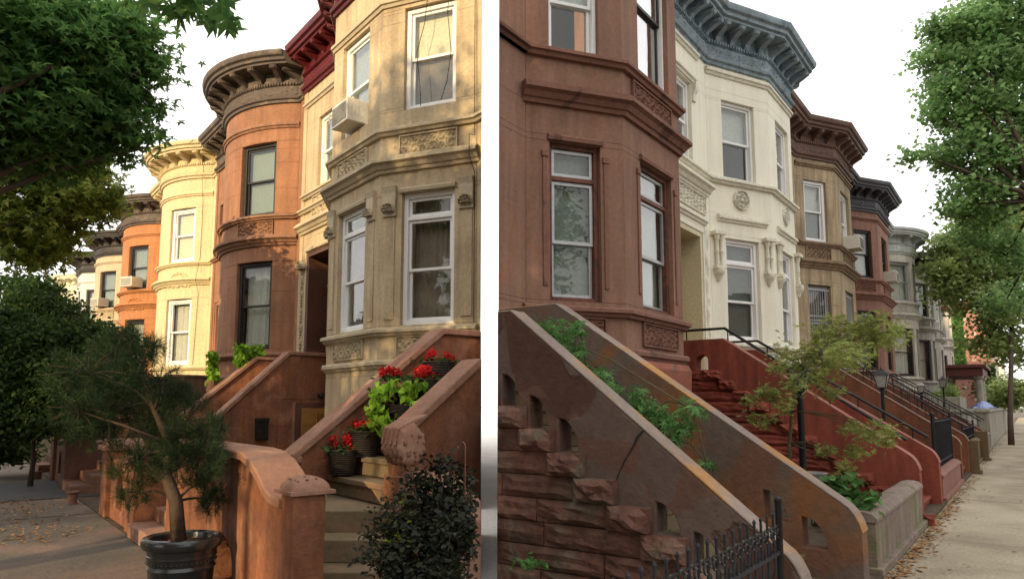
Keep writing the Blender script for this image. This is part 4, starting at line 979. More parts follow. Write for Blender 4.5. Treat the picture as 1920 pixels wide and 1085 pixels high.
mb = MB(); mb.box(54, 63, 2.05, 4.9, 4.0, 4.22); mb.build('porch_roof', 'porchred', t, bevel=.03); mb = MB(); mb.box(54.2, 62.8, 2.25, 4.9, 3.5, 4.0); mb.build('porch_beam', 'porchred', t, bevel=.02)
for x, y in ((54.6, 2.5), (58.3, 2.5), (62.3, 2.5), (54.6, 4.4)):
    mb = MB(); mb.lathe(x, y, [(.001, 1.3), (.3, 1.3), (.3, 1.45), (.2, 1.55), (.17, 3.25), (.27, 3.36), (.27, 3.5), (.001, 3.5)], 12); mb.build('column', 'concrete', t, smooth=True)
# brick gable beyond the row
t = thing('brick_building', 'pink-red brick building with red cornice beyond the grey houses', 'building', 'R', (68, 3, 0))
BR0 = at('R', 1790, 600, x=66); by0, by1 = at('R', 1858, 600, x=66).y, 9.0
mb = MB(); mb.box(66, 76, by0, by1, 0, 9.2); mb.build('wall', 'mortar', t)
bks = []; zz = 1.4; r_ = 0
BM = None
while zz < 9.1:
    y = by0 + (.12 if r_ % 2 else 0)
    while y < by0+2.9: bks.append((y, zz)); y += .26
    zz += .19; r_ += 1
mb = MB()
for (y, z_) in bks:
    if rnd.random() < .86: mb.box(65.985, 66.01, y+.012, y+.25, z_+.01, z_+.18)
tag(mb.build('brick_courses', 'brickfar', t), kind='stuff')
mb = MB(); mb.box(65.7, 76.2, by0-.35, by1, 9.2, 9.75); mb.build('cornice', 'cor_crimson', t, bevel=.03)
def simple_building(fr, x0, x1, y0, y1, h, m, label, cm='cor_charcoal', nf=3, nw=4, face='x'):
    t = thing('far_building', label, 'building', fr, ((x0+x1)/2, y0, 0), 'far buildings')
    mb = MB(); mb.box(x0, x1, y0, y1, 0, h); mb.build('wall', m, t); mb = MB(); mb.box(x0-.25, x1+.25, y0-.3, y1, h, h+.5); mb.build('cornice', cm, t, bevel=.05)
    for f in range(nf):
        z = h*(f+.35)/nf
        for k in range(nw):
            for side in (0, 1):
                mb = MB()
                if side == 0: xx = x0+(x1-x0)*(k+.5)/nw; mb.box(xx-.5, xx+.5, y0-.03, y0+.02, z, z+1.6)
                else: yy = y0+(y1-y0)*(k+.5)/nw; mb.box(x0-.03, x0+.02, yy-.5, yy+.5, z, z+1.6)
                wn = mb.build('window', 'white_pvc', t); mb = MB()
                if side == 0: mb.box(xx-.4, xx+.4, y0-.045, y0-.031, z+.1, z+1.5)
                else: mb.box(x0-.045, x0-.031, yy-.4, yy+.4, z+.1, z+1.5)
                mb.build('pane', 'dark_frame', wn)
    return t
simple_building('R', 88, 98, 3.0, 13, 9.5, 'brickfar', 'red brick house with pale windows past the street trees')
simple_building('R', 100, 112, 2.4, 12, 7.5, 'R_white', 'small white house behind the brick houses')
simple_building('R', 118, 130, 2.6, 12, 11, 'brick', 'dark red brick house at the far end of the right street')
simple_building('L', -92, -70, 6.2, 14, 9.0, 'L_beige', 'beige buildings closing the far end of the left row')
# ------------------------------------------------------------------ stoops, left row (x = minus distance)
def lstoop(label, xo, m, cap, stepm, yt_f, zt_f, ybf, zbf, yt_n, zt_n, ybn, zbn, xf=-7.22, xn=-5.72, back=6.4, clip=None, nst=7, foot=True, door_under=False, z00=.71, ys0=3.12, group='stoops of the left row'):
    """far cheek at xf.., near cheek at xn..; both shifted by xo"""
    S = thing('stoop', label, 'stoop', 'L', (xo-6.5, 4, 0), group, clip=clip)
    f0, f1 = xo+xf, xo+xf+.22; n0, n1 = xo+xn, xo+xn+.22
    tp = [(back, zt_f), (yt_f, zt_f), (ybf, zbf)]
    cheek(S, f0, f1, [(back, 0)]+tp+[(ybf, 0)], m, [], cap=cap, capidx=tp, capover=.05, capt=.07)
    tp = [(back, zt_n), (yt_n, zt_n), (ybn, zbn)]
    cheek(S, n0, n1, [(back, 0)]+tp+[(ybn, 0)], m, [], cap=cap, capidx=tp, capover=.05, capt=.07)
    run = .235; 
    for k in range(nst):
        ya = ys0+k*run; z = z00+.188*(k+1); yb = ya+run+.04 if k < nst-1 else back
        mb = MB(); mb.box(f1-.005, n0+.005, ya, yb, z-.18, z); mb.box(f1-.004, n0+.004, ya-.03, ya+.02, z-.05, z+.004); mb.build('step', stepm, S, bevel=.01)
    # foot wall along the street with the S-curved wing and domed post
    mb = MB(); mb.box(xo-8.95, f0+.03, 2.55, 2.77, 0, zbf-.03); mb.build('foot_wall', m, S, bevel=.01)
    mb = MB(); mb.box(xo-9.0, f1+.05, 2.50, 2.82, zbf-.03, zbf+.045); mb.build('coping', cap, S, bevel=.014)
    if foot:
        # wing wall: outline in (x, z) at y 1.95..2.2
        prof = [(-8.7, 1.16), (-6.4, 1.16), (-6.1, 1.15), (-5.88, 1.10), (-5.70, 1.02), (-5.54, .92), (-5.40, .87), (-5.2, .86)]
        ol = [(-8.7, 0)] + [(x, z) for x, z in prof] + [(-5.2, 0)]
        hole = [(-6.98, .05)] + [(-6.98+.32-.32*math.cos(PI*i/10), .22+.26*math.sin(PI*i/10)) for i in range(11)] + [(-6.34, .05)]
        ol = [(x+xo, z) for x, z in ol]; hole = [(x+xo, z) for x, z in hole]
        mb = MB(); mb.prism(ol, [hole], lambda a, b: (a, 1.98, b), lambda a, b: (a, 2.20, b)); mb.build('wing_wall', m, S, bevel=.01)
        mb = MB(); vs = []
        for i, (x, z) in enumerate(prof):
            a = prof[max(i-1, 0)]; b = prof[min(i+1, len(prof)-1)]; d = Vector((b[0]-a[0], b[1]-a[1])).normalized(); nn = Vector((-d.y, d.x))
            wd = .07 if i < 2 else .05
            for (yy, h) in ((1.98-wd, .0), (2.20+wd+.06, .0), (2.20+wd+.06, .07), (1.98-wd, .07)): vs.append((xo+x+nn.x*h, yy, z+nn.y*h))
        fs = [(3, 2, 1, 0), tuple(len(vs)-k for k in (4, 3, 2, 1))]
        for i in range(len(prof)-1):
            for k in range(4): fs.append((i*4+k, i*4+(k+1) % 4, (i+1)*4+(k+1) % 4, (i+1)*4+k))
        mb.add(vs, fs); mb.build('curved_coping', cap, S, smooth=True, bevel=.012)
        mb = MB(); mb.box(xo-5.13, xo-4.9, 1.93, 2.17, 0, .98); mb.build('post', m, S, bevel=.012)
        mb = MB(); mb.box(xo-5.20, xo-5.131, 1.965, 2.19, 0, .94); mb.build('post_pier', m, S, bevel=.012)
        mb = MB(); mb.box(xo-5.2, xo-4.87, 1.90, 2.23, .98, 1.005); n_ = 12
        vs = []; fs = []
        for j in range(7):
            th = PI/2*j/6; rr = math.cos(th); zz = 1.005+.10*math.sin(th)
            for k in range(20):
                q = 2*PI*k/20; cx, cy = math.cos(q), math.sin(q); sc = 1/max(abs(cx), abs(cy))**.75
                vs.append((xo-5.035+.155*rr*cx*sc, 2.065+.155*rr*cy*sc, zz))
        for j in range(6):
            for k in range(20): fs.append((j*20+k, j*20+(k+1) % 20, (j+1)*20+(k+1) % 20, (j+1)*20+k))
        mb.add(vs, fs); dome = mb.build('domed_cap', cap, S, smooth=True)
        if dome:
            mb = MB()
            for (u, v, s_) in ((.10, -.09, .010), (.11, -.03, .011), (.10, .04, .010), (.07, -.10, .009), (.06, -.03, .010), (.0, -.11, .010), (-.06, -.1, .009)):
                zz = 1.005+.098*math.sqrt(max(.02, 1-(u/.155)**2*.7-(v/.155)**2*.7)); mb.ball((xo-5.035+u, 2.065+v, zz), s_, 6, (1, 1, .6))
            mb.build('dark_pit_beads', 'dkbrown_stoop', dome)  # raised beads, coloured dark for the shade inside carved pits
        def lw(X, Y): return (X*math.cos(PL)+Y*math.sin(PL)*1.0, 0)
        def loc(X, Y):
            v = MAT4['L'].inverted() @ Vector((X, Y, 0)); return (v.x+xo, v.y)
        mb = MB(); pts = [loc((2.05-.618*6.24)/.786, 6.24), loc(-1.0, 6.24), (xn+xo+.05, 3.3), (f1-.005, 3.3), (f1-.005, 2.25)]
        def slab(mb, pts, za, zb): kk = len(pts); mb.add([(p[0], p[1], q) for q in (za, zb) for p in pts], [tuple(range(kk-1, -1, -1)), tuple(range(kk, 2*kk))]+[(i, (i+1) % kk, (i+1) % kk+kk, i+kk) for i in range(kk)])
        slab(mb, pts, z00-.185, z00); mb.build('landing', stepm, S, bevel=.01)
        for k, c in enumerate((5.9, 5.58, 5.26)):
            z = z00-.18*(k+1); mb = MB(); XL = (2.05-.618*c)/.786; XR = (2.05-.618*(c+.42))/.786
            slab(mb, [loc(XL, c), loc(-.5, c), loc(-.5, c+.42), loc(XR, c+.42)], z-.18, z); mb.build('step', stepm, S, bevel=.01)
    return S
SL1 = lstoop('terracotta stoop with potted red flowers and a domed corner post', 0, 'L_stoop', 'L_cap', 'L_step', 4.48, 2.42, 2.75, 1.06, 3.93, 1.97, 3.10, 1.30, clip='L')
# scrolled newel of the near cheek
q = at('L', 757, 836, y=2.98); cx, cy, cz = q.x, 2.98, q.z
mb = MB(); vs = []; fs = []; NU, NV = 56, 36; rr_ = random.Random(6)
for j in range(NV+1):
    u_ = j/NV; lobes = abs(math.sin(u_*PI*3.5))
    for i in range(NU):
        a = 2*PI*i/NU
        R_ = .108 + .014*lobes + .008*math.sin(7*a+4*lobes)*lobes + .006*math.sin(15*a+u_*24) + .03*max(0, math.cos(a-2.2)); R_ *= (1 if 0 < j < NV else .55)
        vs.append((cx-.15+.30*u_, cy+R_*1.0*math.cos(a), cz+R_*1.25*math.sin(a)))
for j in range(NV):
    for i in range(NU): fs.append((j*NU+i, (j+1)*NU+i, (j+1)*NU+(i+1) % NU, j*NU+(i+1) % NU))
fs += [tuple(range(NU)), tuple(range(NV*NU, NV*NU+NU))]
mb.add(vs, fs); mb.build('carved_scroll_newel', 'L_cap', SL1, smooth='all')
mb = MB()
for k in range(46): a = rr_.uniform(2.2, 5.0); u_ = rr_.uniform(.05, .95); R_ = .118; mb.ball((cx-.15+.30*u_, cy+R_*math.cos(a), cz+R_*1.25*math.sin(a)), rr_.uniform(.010, .020), 6)
for k in range(14): a = rr_.uniform(0, 6.28); R_ = rr_.uniform(.03, .095); mb.ball((cx+.15, cy+R_*math.cos(a), cz+R_*1.25*math.sin(a)), rr_.uniform(.010, .022), 6)
tag(mb.build('dark_pit_beads', 'dkbrown_stoop', SL1, smooth='all'), kind='stuff')  # dark beads give the carving its shaded hollows by colour
for k in range(4): mb = MB(); mb.tube([(cx-.11+k*.07, 2.84, cz+.02), (cx-.11+k*.07, 2.87, cz+.14), (cx-.10+k*.065, 3.0, cz+.20), (cx-.06+k*.04, 3.16, cz+.25)], [.015, .025, .025, .012], 6); mb.build('carved_leaf_rib', 'L_cap', SL1, smooth=True)
mb = MB(); mb.prism([(-5.40, 0), (-5.40, .80), (-5.28, 1.06), (-5.05, 1.02), (-4.5, .74), (-4.5, 0)], [], lambda a, b: (a, 3.0, b), lambda a, b: (a, 3.4, b)); mb.build('sloped_plinth', 'L_cap', SL1, bevel=.015)
mb = MB(); mb.box(-5.72, -5.41, 3.06, 3.35, 0, 1.0); mb.build('newel_pier', 'L_stoop', SL1, bevel=.012)
SL2 = lstoop('terracotta stoop panelled with large stone slabs in front of the cream house door', -6.4, 'L_stoop', 'L_cap', 'L_stoop', 5.1, 2.56, 3.72, 1.38, 5.1, 2.56, 3.72, 1.25, xf=-9.0, xn=-7.2, back=6.38, nst=10, z00=.2, foot=False)
def lfoot(label, xo, m, cap, stepm, zt=.95):
    t = thing('entry_steps', label, 'stoop', 'L', (xo, 2, 0), 'stoops of the left row')
    ol = [(-1.9, 0), (-1.9, zt-.12), (-1.2, zt-.12), (-.95, zt-.2), (-.75, zt-.35), (-.5, zt-.4), (-.5, 0)]
    hole = [(-1.45, .18)] + [(-1.45+.22-.22*math.cos(PI*i/8), .42+.24*math.sin(PI*i/8)) for i in range(9)] + [(-1.01, .18)]
    mb = MB(); mb.prism([(a+xo, b) for a, b in ol], [[(a+xo, b) for a, b in hole]], lambda a, b: (a, 1.95, b), lambda a, b: (a, 2.2, b)); mb.build('wing_wall', m, t, bevel=.01)
    mb = MB(); mb.box(xo-2.3, xo-1.88, 1.88, 2.35, 0, zt); mb.build('post', m, t, bevel=.012)
    mb = MB(); mb.box(xo-2.36, xo-1.82, 1.82, 2.41, zt, zt+.07); mb.prism([(-2.32, zt+.07), (-2.1, zt+.17), (-1.86, zt+.07)], [], lambda a, b: (xo+a, 1.86, b), lambda a, b: (xo+a, 2.37, b)); mb.build('post_cap', cap, t, bevel=.015)
    mb = MB(); mb.box(xo-.5, xo-.02, 1.9, 2.4, 0, zt-.05); mb.build('post', m, t, bevel=.012)
    mb = MB(); mb.box(xo-.55, xo+.03, 1.86, 2.45, zt-.05, zt+.03); mb.build('post_cap', cap, t, bevel=.015)
    for k in range(4): mb = MB(); mb.box(xo-.0, xo+1.5, 1.85+k*.3, 3.4, .17*k, .17*(k+1)); mb.build('step', stepm, t, bevel=.01)
    return t
lfoot('arched foot wall and pink steps of the terracotta stoop behind the potted pine', -10.0, 'L_stoop', 'L_cap', 'L_cap', .95)
lfoot('dark brown stoop foot with an arched niche, second beyond the pine', -16.6, 'dkbrown_stoop', 'dkbrown_stoop', 'dkbrown_stoop', 1.0)
lfoot('mossy cream stoop post beside dark steps at the left end', -22.4, 'cream_stoop', 'cream_stoop', 'dkbrown_stoop', 1.0)
lfoot('far brown stoop foot under the hanging leaves', -29.0, 'dkbrown_stoop', 'L_cap', 'dkbrown_stoop', 1.0)
# slabs, black mail box, wall lamp and low door on the panelled stoop side
NX = -6.4-7.2+.22
mb = MB()
def slabs():
    rows = [(.0, .68, [2.9, 3.9, 5.0, 6.38]), (.68, 1.22, [3.75, 4.9, 6.38]), (1.22, 1.72, [4.28, 5.35, 6.38]), (1.72, 2.14, [4.72, 5.5, 6.38])]
    for z0, z1, ys in rows:
        for a, b in zip(ys, ys[1:]):
            mb = MB(); zt = lambda y: min(2.5, 1.25+(y-3.72)*(2.56-1.25)/(5.1-3.72))-.06
            pts = [(a+.006, z0+.006), (b-.006, z0+.006), (b-.006, min(z1-.006, zt(b))), (max(a+.006, a), min(z1-.006, max(zt(a), z0+.02)))]
            mb.prism(pts, [], lambda y, z: (NX-.005, y, z), lambda y, z: (NX+.012, y, z)); mb.build('stone_slab', 'L_stoop', SL2)
slabs()
t = thing('mail_box', 'black plastic box mounted on the terracotta slab wall', 'mail box', 'L', (NX, 4.55, 1.0))
q0 = at('L', 478, 785, x=NX); q1 = at('L', 499, 824, x=NX)
mb = MB(); mb.box(NX+.013, NX+.12, q0.y, q1.y, q1.z, q0.z); mb.build('box_body', 'plastic_black', t, bevel=.02); mb = MB(); mb.box(NX+.01, NX+.14, q0.y-.01, q1.y+.01, q0.z-.06, q0.z+.02); mb.build('box_lid', 'plastic_black', t, bevel=.02)
mb = MB(); mb.ball((NX+.125, q0.y+.06, (q0.z+q1.z)/2-.04), .012, 6); mb.build('latch', 'petal', t)
q = at('L', 599, 741, x=NX); t = thing('wall_lamp', 'small round black wall lamp above the low ochre door', 'lamp', 'L', (NX, q.y, q.z))
mb = MB(); mb.tube([(NX, q.y, q.z), (NX+.06, q.y, q.z)], .05, 12); mb.build('back_plate', 'plastic_black', t); mb = MB(); mb.ball((NX+.09, q.y, q.z-.01), .055, 10); mb.build('shade', 'plastic_black', t, smooth=True)
q0 = at('L', 553, 755, x=NX); q1 = at('L', 618, 772, x=NX)
t = thing('basement_door', 'low ochre wooden door with fan light in the terracotta stoop side', 'door', 'L', (NX, 5.4, 0))
mb = MB(); mb.box(NX+.014, NX+.03, q0.y, 6.3, 0, q0.z); mb.build('door_recess', 'doorbrown', t)
mb = MB(); mb.box(NX+.031, NX+.05, q0.y+.12, 6.3, 0, q0.z-.1); dr = mb.build('door_leaf', 'doorochre', t, bevel=.008)
mb = MB(); mb.prism([(q0.y+.42-.28*math.cos(PI*i/10), q0.z-.42+.24*math.sin(PI*i/10)) for i in range(11)], [], lambda y, z: (NX+.051, y, z), lambda y, z: (NX+.056, y, z)); mb.build('fan_light', 'glass', dr)
mb = MB()
for i in range(5): a = PI*i/4; mb.tube([(NX+.06, q0.y+.42, q0.z-.41), (NX+.06, q0.y+.42-.27*math.cos(a), q0.z-.42+.24*math.sin(a))], .006, 4)
mb.build('fan_light_bars', 'doorochre', dr)
for z_ in (.12, .62): mb = MB(); mb.box(NX+.051, NX+.058, q0.y+.2, q0.y+.7, z_, z_+.4); mb.build('door_panel', 'doorochre', dr, bevel=.01)
mb = MB(); mb.box(NX+.014, NX+.05, q0.y-.06, q0.y-.01, 0, q0.z+.02); mb.build('door_jamb', 'L_cap', t)
# brown house stoop, just its dark cheeks
lst = lstoop('dark brown stoop between the yellow-cream and the orange-brown houses', -14.5, 'dkbrown_stoop', 'dkbrown_stoop', 'dkbrown_stoop', 4.6, 2.36, 3.3, 1.3, 4.6, 2.36, 3.3, 1.3, xf=-8.2, xn=-6.4, back=6.38, foot=False, nst=10, z00=.2)
lst = lstoop('dark stoop in front of the bright orange house', -21.6, 'dkbrown_stoop', 'L_cap', 'dkbrown_stoop', 4.6, 2.36, 3.3, 1.3, 4.6, 2.36, 3.3, 1.3, xf=-8.2, xn=-6.4, back=6.38, foot=False, nst=10, z00=.2)

# ------------------------------------------------------------------ ground
frame('W', (0, 0, 0))
mb = MB(); mb.box(-400, 400, -400, 900, -.5, -.16); tag(mb.build('ground', 'ground'), kind='structure')
frame('R', (0, 0, 0))
mb = MB(); mb.box(-3, 120, -2.5, 1.26, -.15, -.02); tag(mb.build('sidewalk_bed', 'walk'), kind='structure')
mb = MB(); mb.box(3.0, 32.4, 1.2, 5.3, -.15, .04); tag(mb.build('front_yard', 'soil'), kind='structure')
mb = MB(); mb.box(6.7, 11.2, 1.45, 5.0, .041, .35); tag(mb.build('planting_bed', 'soil'), kind='structure')
mb = MB(); mb.box(13.7, 18.0, 1.5, 5.0, .041, .35); tag(mb.build('planting_bed', 'soil'), kind='structure')
mb = MB(); mb.box(-3, 120, -12, -2.7, -.15, -.14); tag(mb.build('street', 'asphalt'), kind='structure')
mb = MB(); mb.box(-3, 120, -2.7, -2.5, -.15, 0); tag(mb.build('kerb', 'concrete'), kind='structure')
W_ = tag(bpy.data.objects.new('sidewalk', None), kind='structure'); C.collection.objects.link(W_); W_.rotation_euler = (0, 0, ANG['R']); ORG[W_.name] = (0, 0, 0); FRM[W_.name] = 'R'; CLIP[W_.name] = None
s_ = 4.2
while s_ < 75:
    L_ = 1.5
    for (a, b) in ((1.2, -.25), (-.262, -1.4)):
        mb = MB(); dz = rnd.uniform(-.005, .004); mb.box(s_+.006, s_+L_-.006, b, a, -.018, dz); mb.build('paving_slab', 'walk', W_)
    s_ += L_
frame('L', (0, 0, 0))
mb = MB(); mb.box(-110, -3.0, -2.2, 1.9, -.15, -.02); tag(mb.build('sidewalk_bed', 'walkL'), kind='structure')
mb = MB(); mb.box(-110, -8.2, 1.9, 6.7, -.15, .0); tag(mb.build('front_yard', 'soil'), kind='structure')
mb = MB(); mb.box(-8.3, -2.5, 1.9, 6.7, -.15, -.01); tag(mb.build('front_yard', 'soil'), kind='structure')
mb = MB(); mb.box(-110, -3, -12, -2.4, -.155, -.145); tag(mb.build('street', 'asphalt'), kind='structure')
mb = MB(); mb.box(-110, -3, -2.4, -2.2, -.155, 0); tag(mb.build('kerb', 'concrete'), kind='structure')
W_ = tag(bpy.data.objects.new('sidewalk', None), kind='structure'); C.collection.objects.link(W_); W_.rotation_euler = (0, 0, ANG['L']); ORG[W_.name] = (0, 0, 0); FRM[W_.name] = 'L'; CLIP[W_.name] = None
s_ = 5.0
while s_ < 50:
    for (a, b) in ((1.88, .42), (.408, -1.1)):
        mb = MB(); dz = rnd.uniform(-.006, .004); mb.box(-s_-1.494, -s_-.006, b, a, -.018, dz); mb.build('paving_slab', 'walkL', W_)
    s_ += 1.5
frame('W', (0, 0, 0)); mb = MB(); vs = []
mb.add([(-.0425*Y-.03, Y, .052) for Y in (3.5, 600)]+[(-.020*Y+.03, Y, .052) for Y in (600, 3.5)], [(0, 1, 2, 3)]); tag(mb.build('alley_path', 'palepath'), kind='structure')
# hole cover and bollard on the left walk
frame('L', (-11.5, 1.0, 0)); q = at('L', 135, 945, z=0); frame('L', (q.x, q.y, 0))
t = thing('drain_vent', 'small rusty iron vent pipe standing on the left sidewalk', 'vent', 'L', (q.x, q.y, 0)); mb = MB(); mb.lathe(q.x, q.y, [(.001, 0), (.09, 0), (.07, .04), (.07, .16), (.10, .19), (.10, .21), (.06, .21), (.05, .15), (.001, .14)], 14); mb.build('pipe', 'dkbrown_stoop', t, smooth=True)
t = thing('drain_vent', 'low dark vent stub near the cream stoop post', 'vent', 'L', (-17.4, 1.5, 0)); q = at('L', 68, 897, z=0); mb = MB(); mb.lathe(q.x, q.y, [(.001, 0), (.10, 0), (.10, .16), (.001, .17)], 12); mb.build('pipe', 'dkbrown_stoop', t, smooth=True)
q = at('L', 60, 920, z=0); frame('L', (q.x, q.y, 0)); mb = MB(); mb.box(q.x-2.0, q.x+1.6, q.y-.9, q.y+.9, .005, .012); tag(mb.build('sidewalk_hatch', 'asphalt'), 'dark steel hatch set into the left sidewalk', 'hatch')
# ------------------------------------------------------------------ foliage
def leafverts(kind):
    """outline of one leaf in its plane, unit size, list of polygons with equal corner count"""
    if kind == 'oval': return [[(0, 0, 0), (.32, .35, .05), (.28, .75, .03), (0, 1, -.08)], [(0, 0, 0), (0, 1, -.08), (-.28, .75, .03), (-.32, .35, .05)]]
    if kind == 'quad': return [[(-.4, 0, 0), (.4, .1, .06), (.3, .9, 0), (-.35, .8, .08)]]
    if kind == 'star':
        P_ = []
        for a in (-125, -65, 0, 65, 125):
            q = math.radians(a); L_ = 1 if a == 0 else (.9 if abs(a) < 100 else .62); w = .60
            P_.append([(0, 0, 0), (math.sin(q-w*.9)*L_*.42, math.cos(q-w*.9)*L_*.42, .03), (math.sin(q)*L_, math.cos(q)*L_, -.08), (math.sin(q+w*.9)*L_*.42, math.cos(q+w*.9)*L_*.42, .03)])
        return P_
    if kind == 'fan': return [[(0, 0, 0), (.5, .55, .04), (.1, .85, -.03), (-.45, .6, .05)]]
    if kind == 'needle': return [[(-.012, 0, 0), (.012, 0, 0), (.004, 1, 0), (-.004, 1, 0)]]
    if kind == 'heart': return [[(0, .05, 0), (.45, .0, .08), (.42, .5, .05), (0, 1, -.12)], [(0, .05, 0), (0, 1, -.12), (-.42, .5, .05), (-.45, .0, .08)]]
    if kind == 'palm5':
        return [[(0, 0, 0), (math.sin(q-.24)*.5, math.cos(q-.24)*.5, .03), (math.sin(q), math.cos(q), -.1), (math.sin(q+.24)*.5, math.cos(q+.24)*.5, .03)] for q in (-1.25, -.6, 0, .6, 1.25)]
def leaves(name, m, pts, kind, size, parent=None, up=.5, droop=.0, sizevar=.35, dirs=None, seed=1):
    """pts (N,3): one leaf each, randomly turned"""
    r = np.random.RandomState(seed); N = len(pts)
    if N == 0: return
    pts = np.asarray(pts, float)
    nrm = r.normal(size=(N, 3)); nrm[:, 2] = np.abs(nrm[:, 2])+up*2; nrm /= np.linalg.norm(nrm, axis=1)[:, None]
    if dirs is None: t = r.normal(size=(N, 3)); t[:, 2] -= droop*2
    else: t = np.asarray(dirs, float)+r.normal(size=(N, 3))*.15
    if kind == 'needle': nrm = r.normal(size=(N, 3))
    t -= (t*nrm).sum(1)[:, None]*nrm if kind != 'needle' else 0
    t /= np.linalg.norm(t, axis=1)[:, None]+1e-9
    b = np.cross(t, nrm); b /= np.linalg.norm(b, axis=1)[:, None]+1e-9; nn = np.cross(b, t)
    s = size*(1+sizevar*(r.rand(N)*2-1)); polys = leafverts(kind); V = []
    for pl in polys:
        p = np.array(pl); V.append(pts[:, None, :] + s[:, None, None]*(p[None, :, 0:1]*b[:, None, :] + p[None, :, 1:2]*t[:, None, :] + p[None, :, 2:3]*nn[:, None, :]))
    V = np.stack(V, 1)     # N, P, 4, 3
    P_ = V.shape[1]; V2 = V.reshape(N*P_, 4, 3)
    return tag(fastmesh(name, V2, 4, m, parent), kind='stuff')
def clumps(blobs, n, csize, per, seed=1, shell=.35):
    """leaf points gathered in clumps through ellipsoids; blobs: (centre, radii)"""
    r = np.random.RandomState(seed); out = []; cc = []
    vol = np.array([b[1][0]*b[1][1]*b[1][2] for b in blobs])**.7; vol /= vol.sum()
    for (c, rad), v in zip(blobs, vol):
        k = max(1, int(n*v)); d = r.normal(size=(k, 3)); d /= np.linalg.norm(d, axis=1)[:, None]
        rr = (shell+(1-shell)*r.rand(k))**.6; p = np.array(c)+d*rr[:, None]*np.array(rad)
        cc.append(p); q = p[:, None, :] + r.normal(size=(k, per, 3))*csize*np.array([1, 1, .6]); out.append(q.reshape(-1, 3))
    return np.concatenate(out), np.concatenate(cc)
def limbs(mb, base, targets, r0, r1=.012, bend=.25, n=5, seed=1, nt=6):
    r = random.Random(seed)
    for t in targets:
        a = Vector(base); b = Vector(t); L_ = (b-a).length; pts = []
        off = Vector((r.uniform(-1, 1), r.uniform(-1, 1), r.uniform(0, 1)))*bend*L_*.4
        for i in range(n+1): q = i/n; pts.append(a.lerp(b, q)+off*math.sin(PI*q)+Vector((r.uniform(-1, 1), r.uniform(-1, 1), 0))*.02*L_)
        mb.tube(pts, [r0+(r1-r0)*(i/n)**.7 for i in range(n+1)], nt)
def Wp(px, py, Y): v = wat(px, py, Y); return (v.x, v.y, v.z)
def tree(name, label, base, h, blobs, leafm, kind, size, n, csize, per, barkm='bark', r0=.2, seed=1, group=None, up=.5, droop=.1, cat='tree', nl=14, fork=None):
    t = thing(name, label, cat, 'W', base, group); mb = MB()
    fk = fork or (base[0], base[1], base[2]+h*.35)
    mb.tube([base, (base[0]+.03, base[1], base[2]+h*.15), fk], [r0*1.25, r0, r0*.8], 10)
    pts, cc = clumps(blobs, n, csize, per, seed)
    mains = [Vector(c) for c, _ in blobs]; limbs(mb, fk, mains, r0*.5, r0*.12, seed=seed)
    r = random.Random(seed)
    for (c, rad), k in zip(blobs, range(99)):
        cand = sorted(range(len(cc)), key=lambda i: (Vector(cc[i])-Vector(c)).length)[:max(3, nl)]
        sel = r.sample(list(range(len(cc))), min(len(cc), nl)); sel = [i for i in sel if (Vector(cc[i])-Vector(c)).length < max(rad)*1.1]
        limbs(mb, c, [cc[i] for i in sel], r0*.13, .006, seed=seed+k, nt=4, n=3)
    mb.build('trunk', barkm, t, smooth='all'); o = leaves('crown', leafm, pts, kind, size, t, up, droop, seed=seed); return t
# great sweetgum over the left walk
def B(px, py, Y, rx, ry, rz): return (Wp(px, py, Y), (rx, ry, rz))
tree('sweetgum_tree', 'large dark green sweetgum tree filling the upper left with star-shaped leaves', (-8.6, 7.0, 0), 5,
     [B(20, 40, 8.6, 1.0, 1.0, .8), B(95, 110, 8.6, .85, 1.0, .7), B(175, 50, 9, .62, .8, .3), B(60, 220, 8.6, .9, 1.0, .7), B(150, 160, 9, .62, .8, .5), B(215, 95, 9, .45, .6, .3), B(235, 165, 9, .42, .6, .28), B(280, 125, 9, .2, .4, .12), B(240, 235, 9, .26, .4, .22), B(185, 240, 9, .38, .5, .3), B(252, 275, 9, .12, .3, .15),
      B(-60, 120, 8.3, 1.0, 1.2, 1.4), B(270, 60, 9, .25, .4, .12)], 'leaf_gum', 'star', .105, 760, .17, 24, r0=.2, seed=4, up=.3, droop=.5)
tree('sweetgum_tree', 'yellow-green lit sweetgum tree behind the dark one on the left', (-12.5, 10.6, 0), 5,
     [B(50, 350, 13, .9, 1.1, .8), B(120, 300, 13, .75, .9, .7), B(160, 370, 13, .45, .7, .32), B(145, 400, 13, .3, .5, .28), B(60, 430, 13, .7, .9, .4), B(40, 480, 13, .45, .8, .2), B(182, 355, 13, .26, .4, .15), B(10, 250, 13, .9, 1, 1), B(95, 465, 13, .25, .4, .15)], 'leaf_gum_y', 'star', .115, 460, .19, 26, r0=.16, seed=9, up=.3, droop=.4, group='street trees of the left street')
# branch hanging into the top of the left view
t = thing('overhanging_branch', 'branch of large dark star-shaped leaves hanging in from the top', 'branch', 'W', Wp(330, -60, 5.2)); mb = MB()
r = random.Random(3); lp = []; ld = []
root_ = Vector(Wp(230, -130, 5.4))
for (px, py) in ((275, 12), (300, 25), (320, 18), (345, 30), (372, 25), (398, 45), (415, 30), (432, 12), (385, 55), (405, 12), (425, 58), (290, 8), (360, 8), (335, 42), (250, 5)):
    e = Vector(Wp(px, py-8, 5.2+r.uniform(-.2, .2))); mid = root_.lerp(e, .5)+Vector((0, 0, .12)); mb.tube([root_, mid, e], [.012, .006, .003], 5)
    for k in range(4): lp.append(e+Vector((r.uniform(-.07, .07), r.uniform(-.1, .1), r.uniform(-.01, .09)))); ld.append((r.uniform(-.9, .9), r.uniform(-.3, .3), -1))
mb.build('twigs', 'bark', t); leaves('leaf_cluster', 'leaf_gum', lp, 'star', .13, t, up=.0, dirs=ld, seed=3)
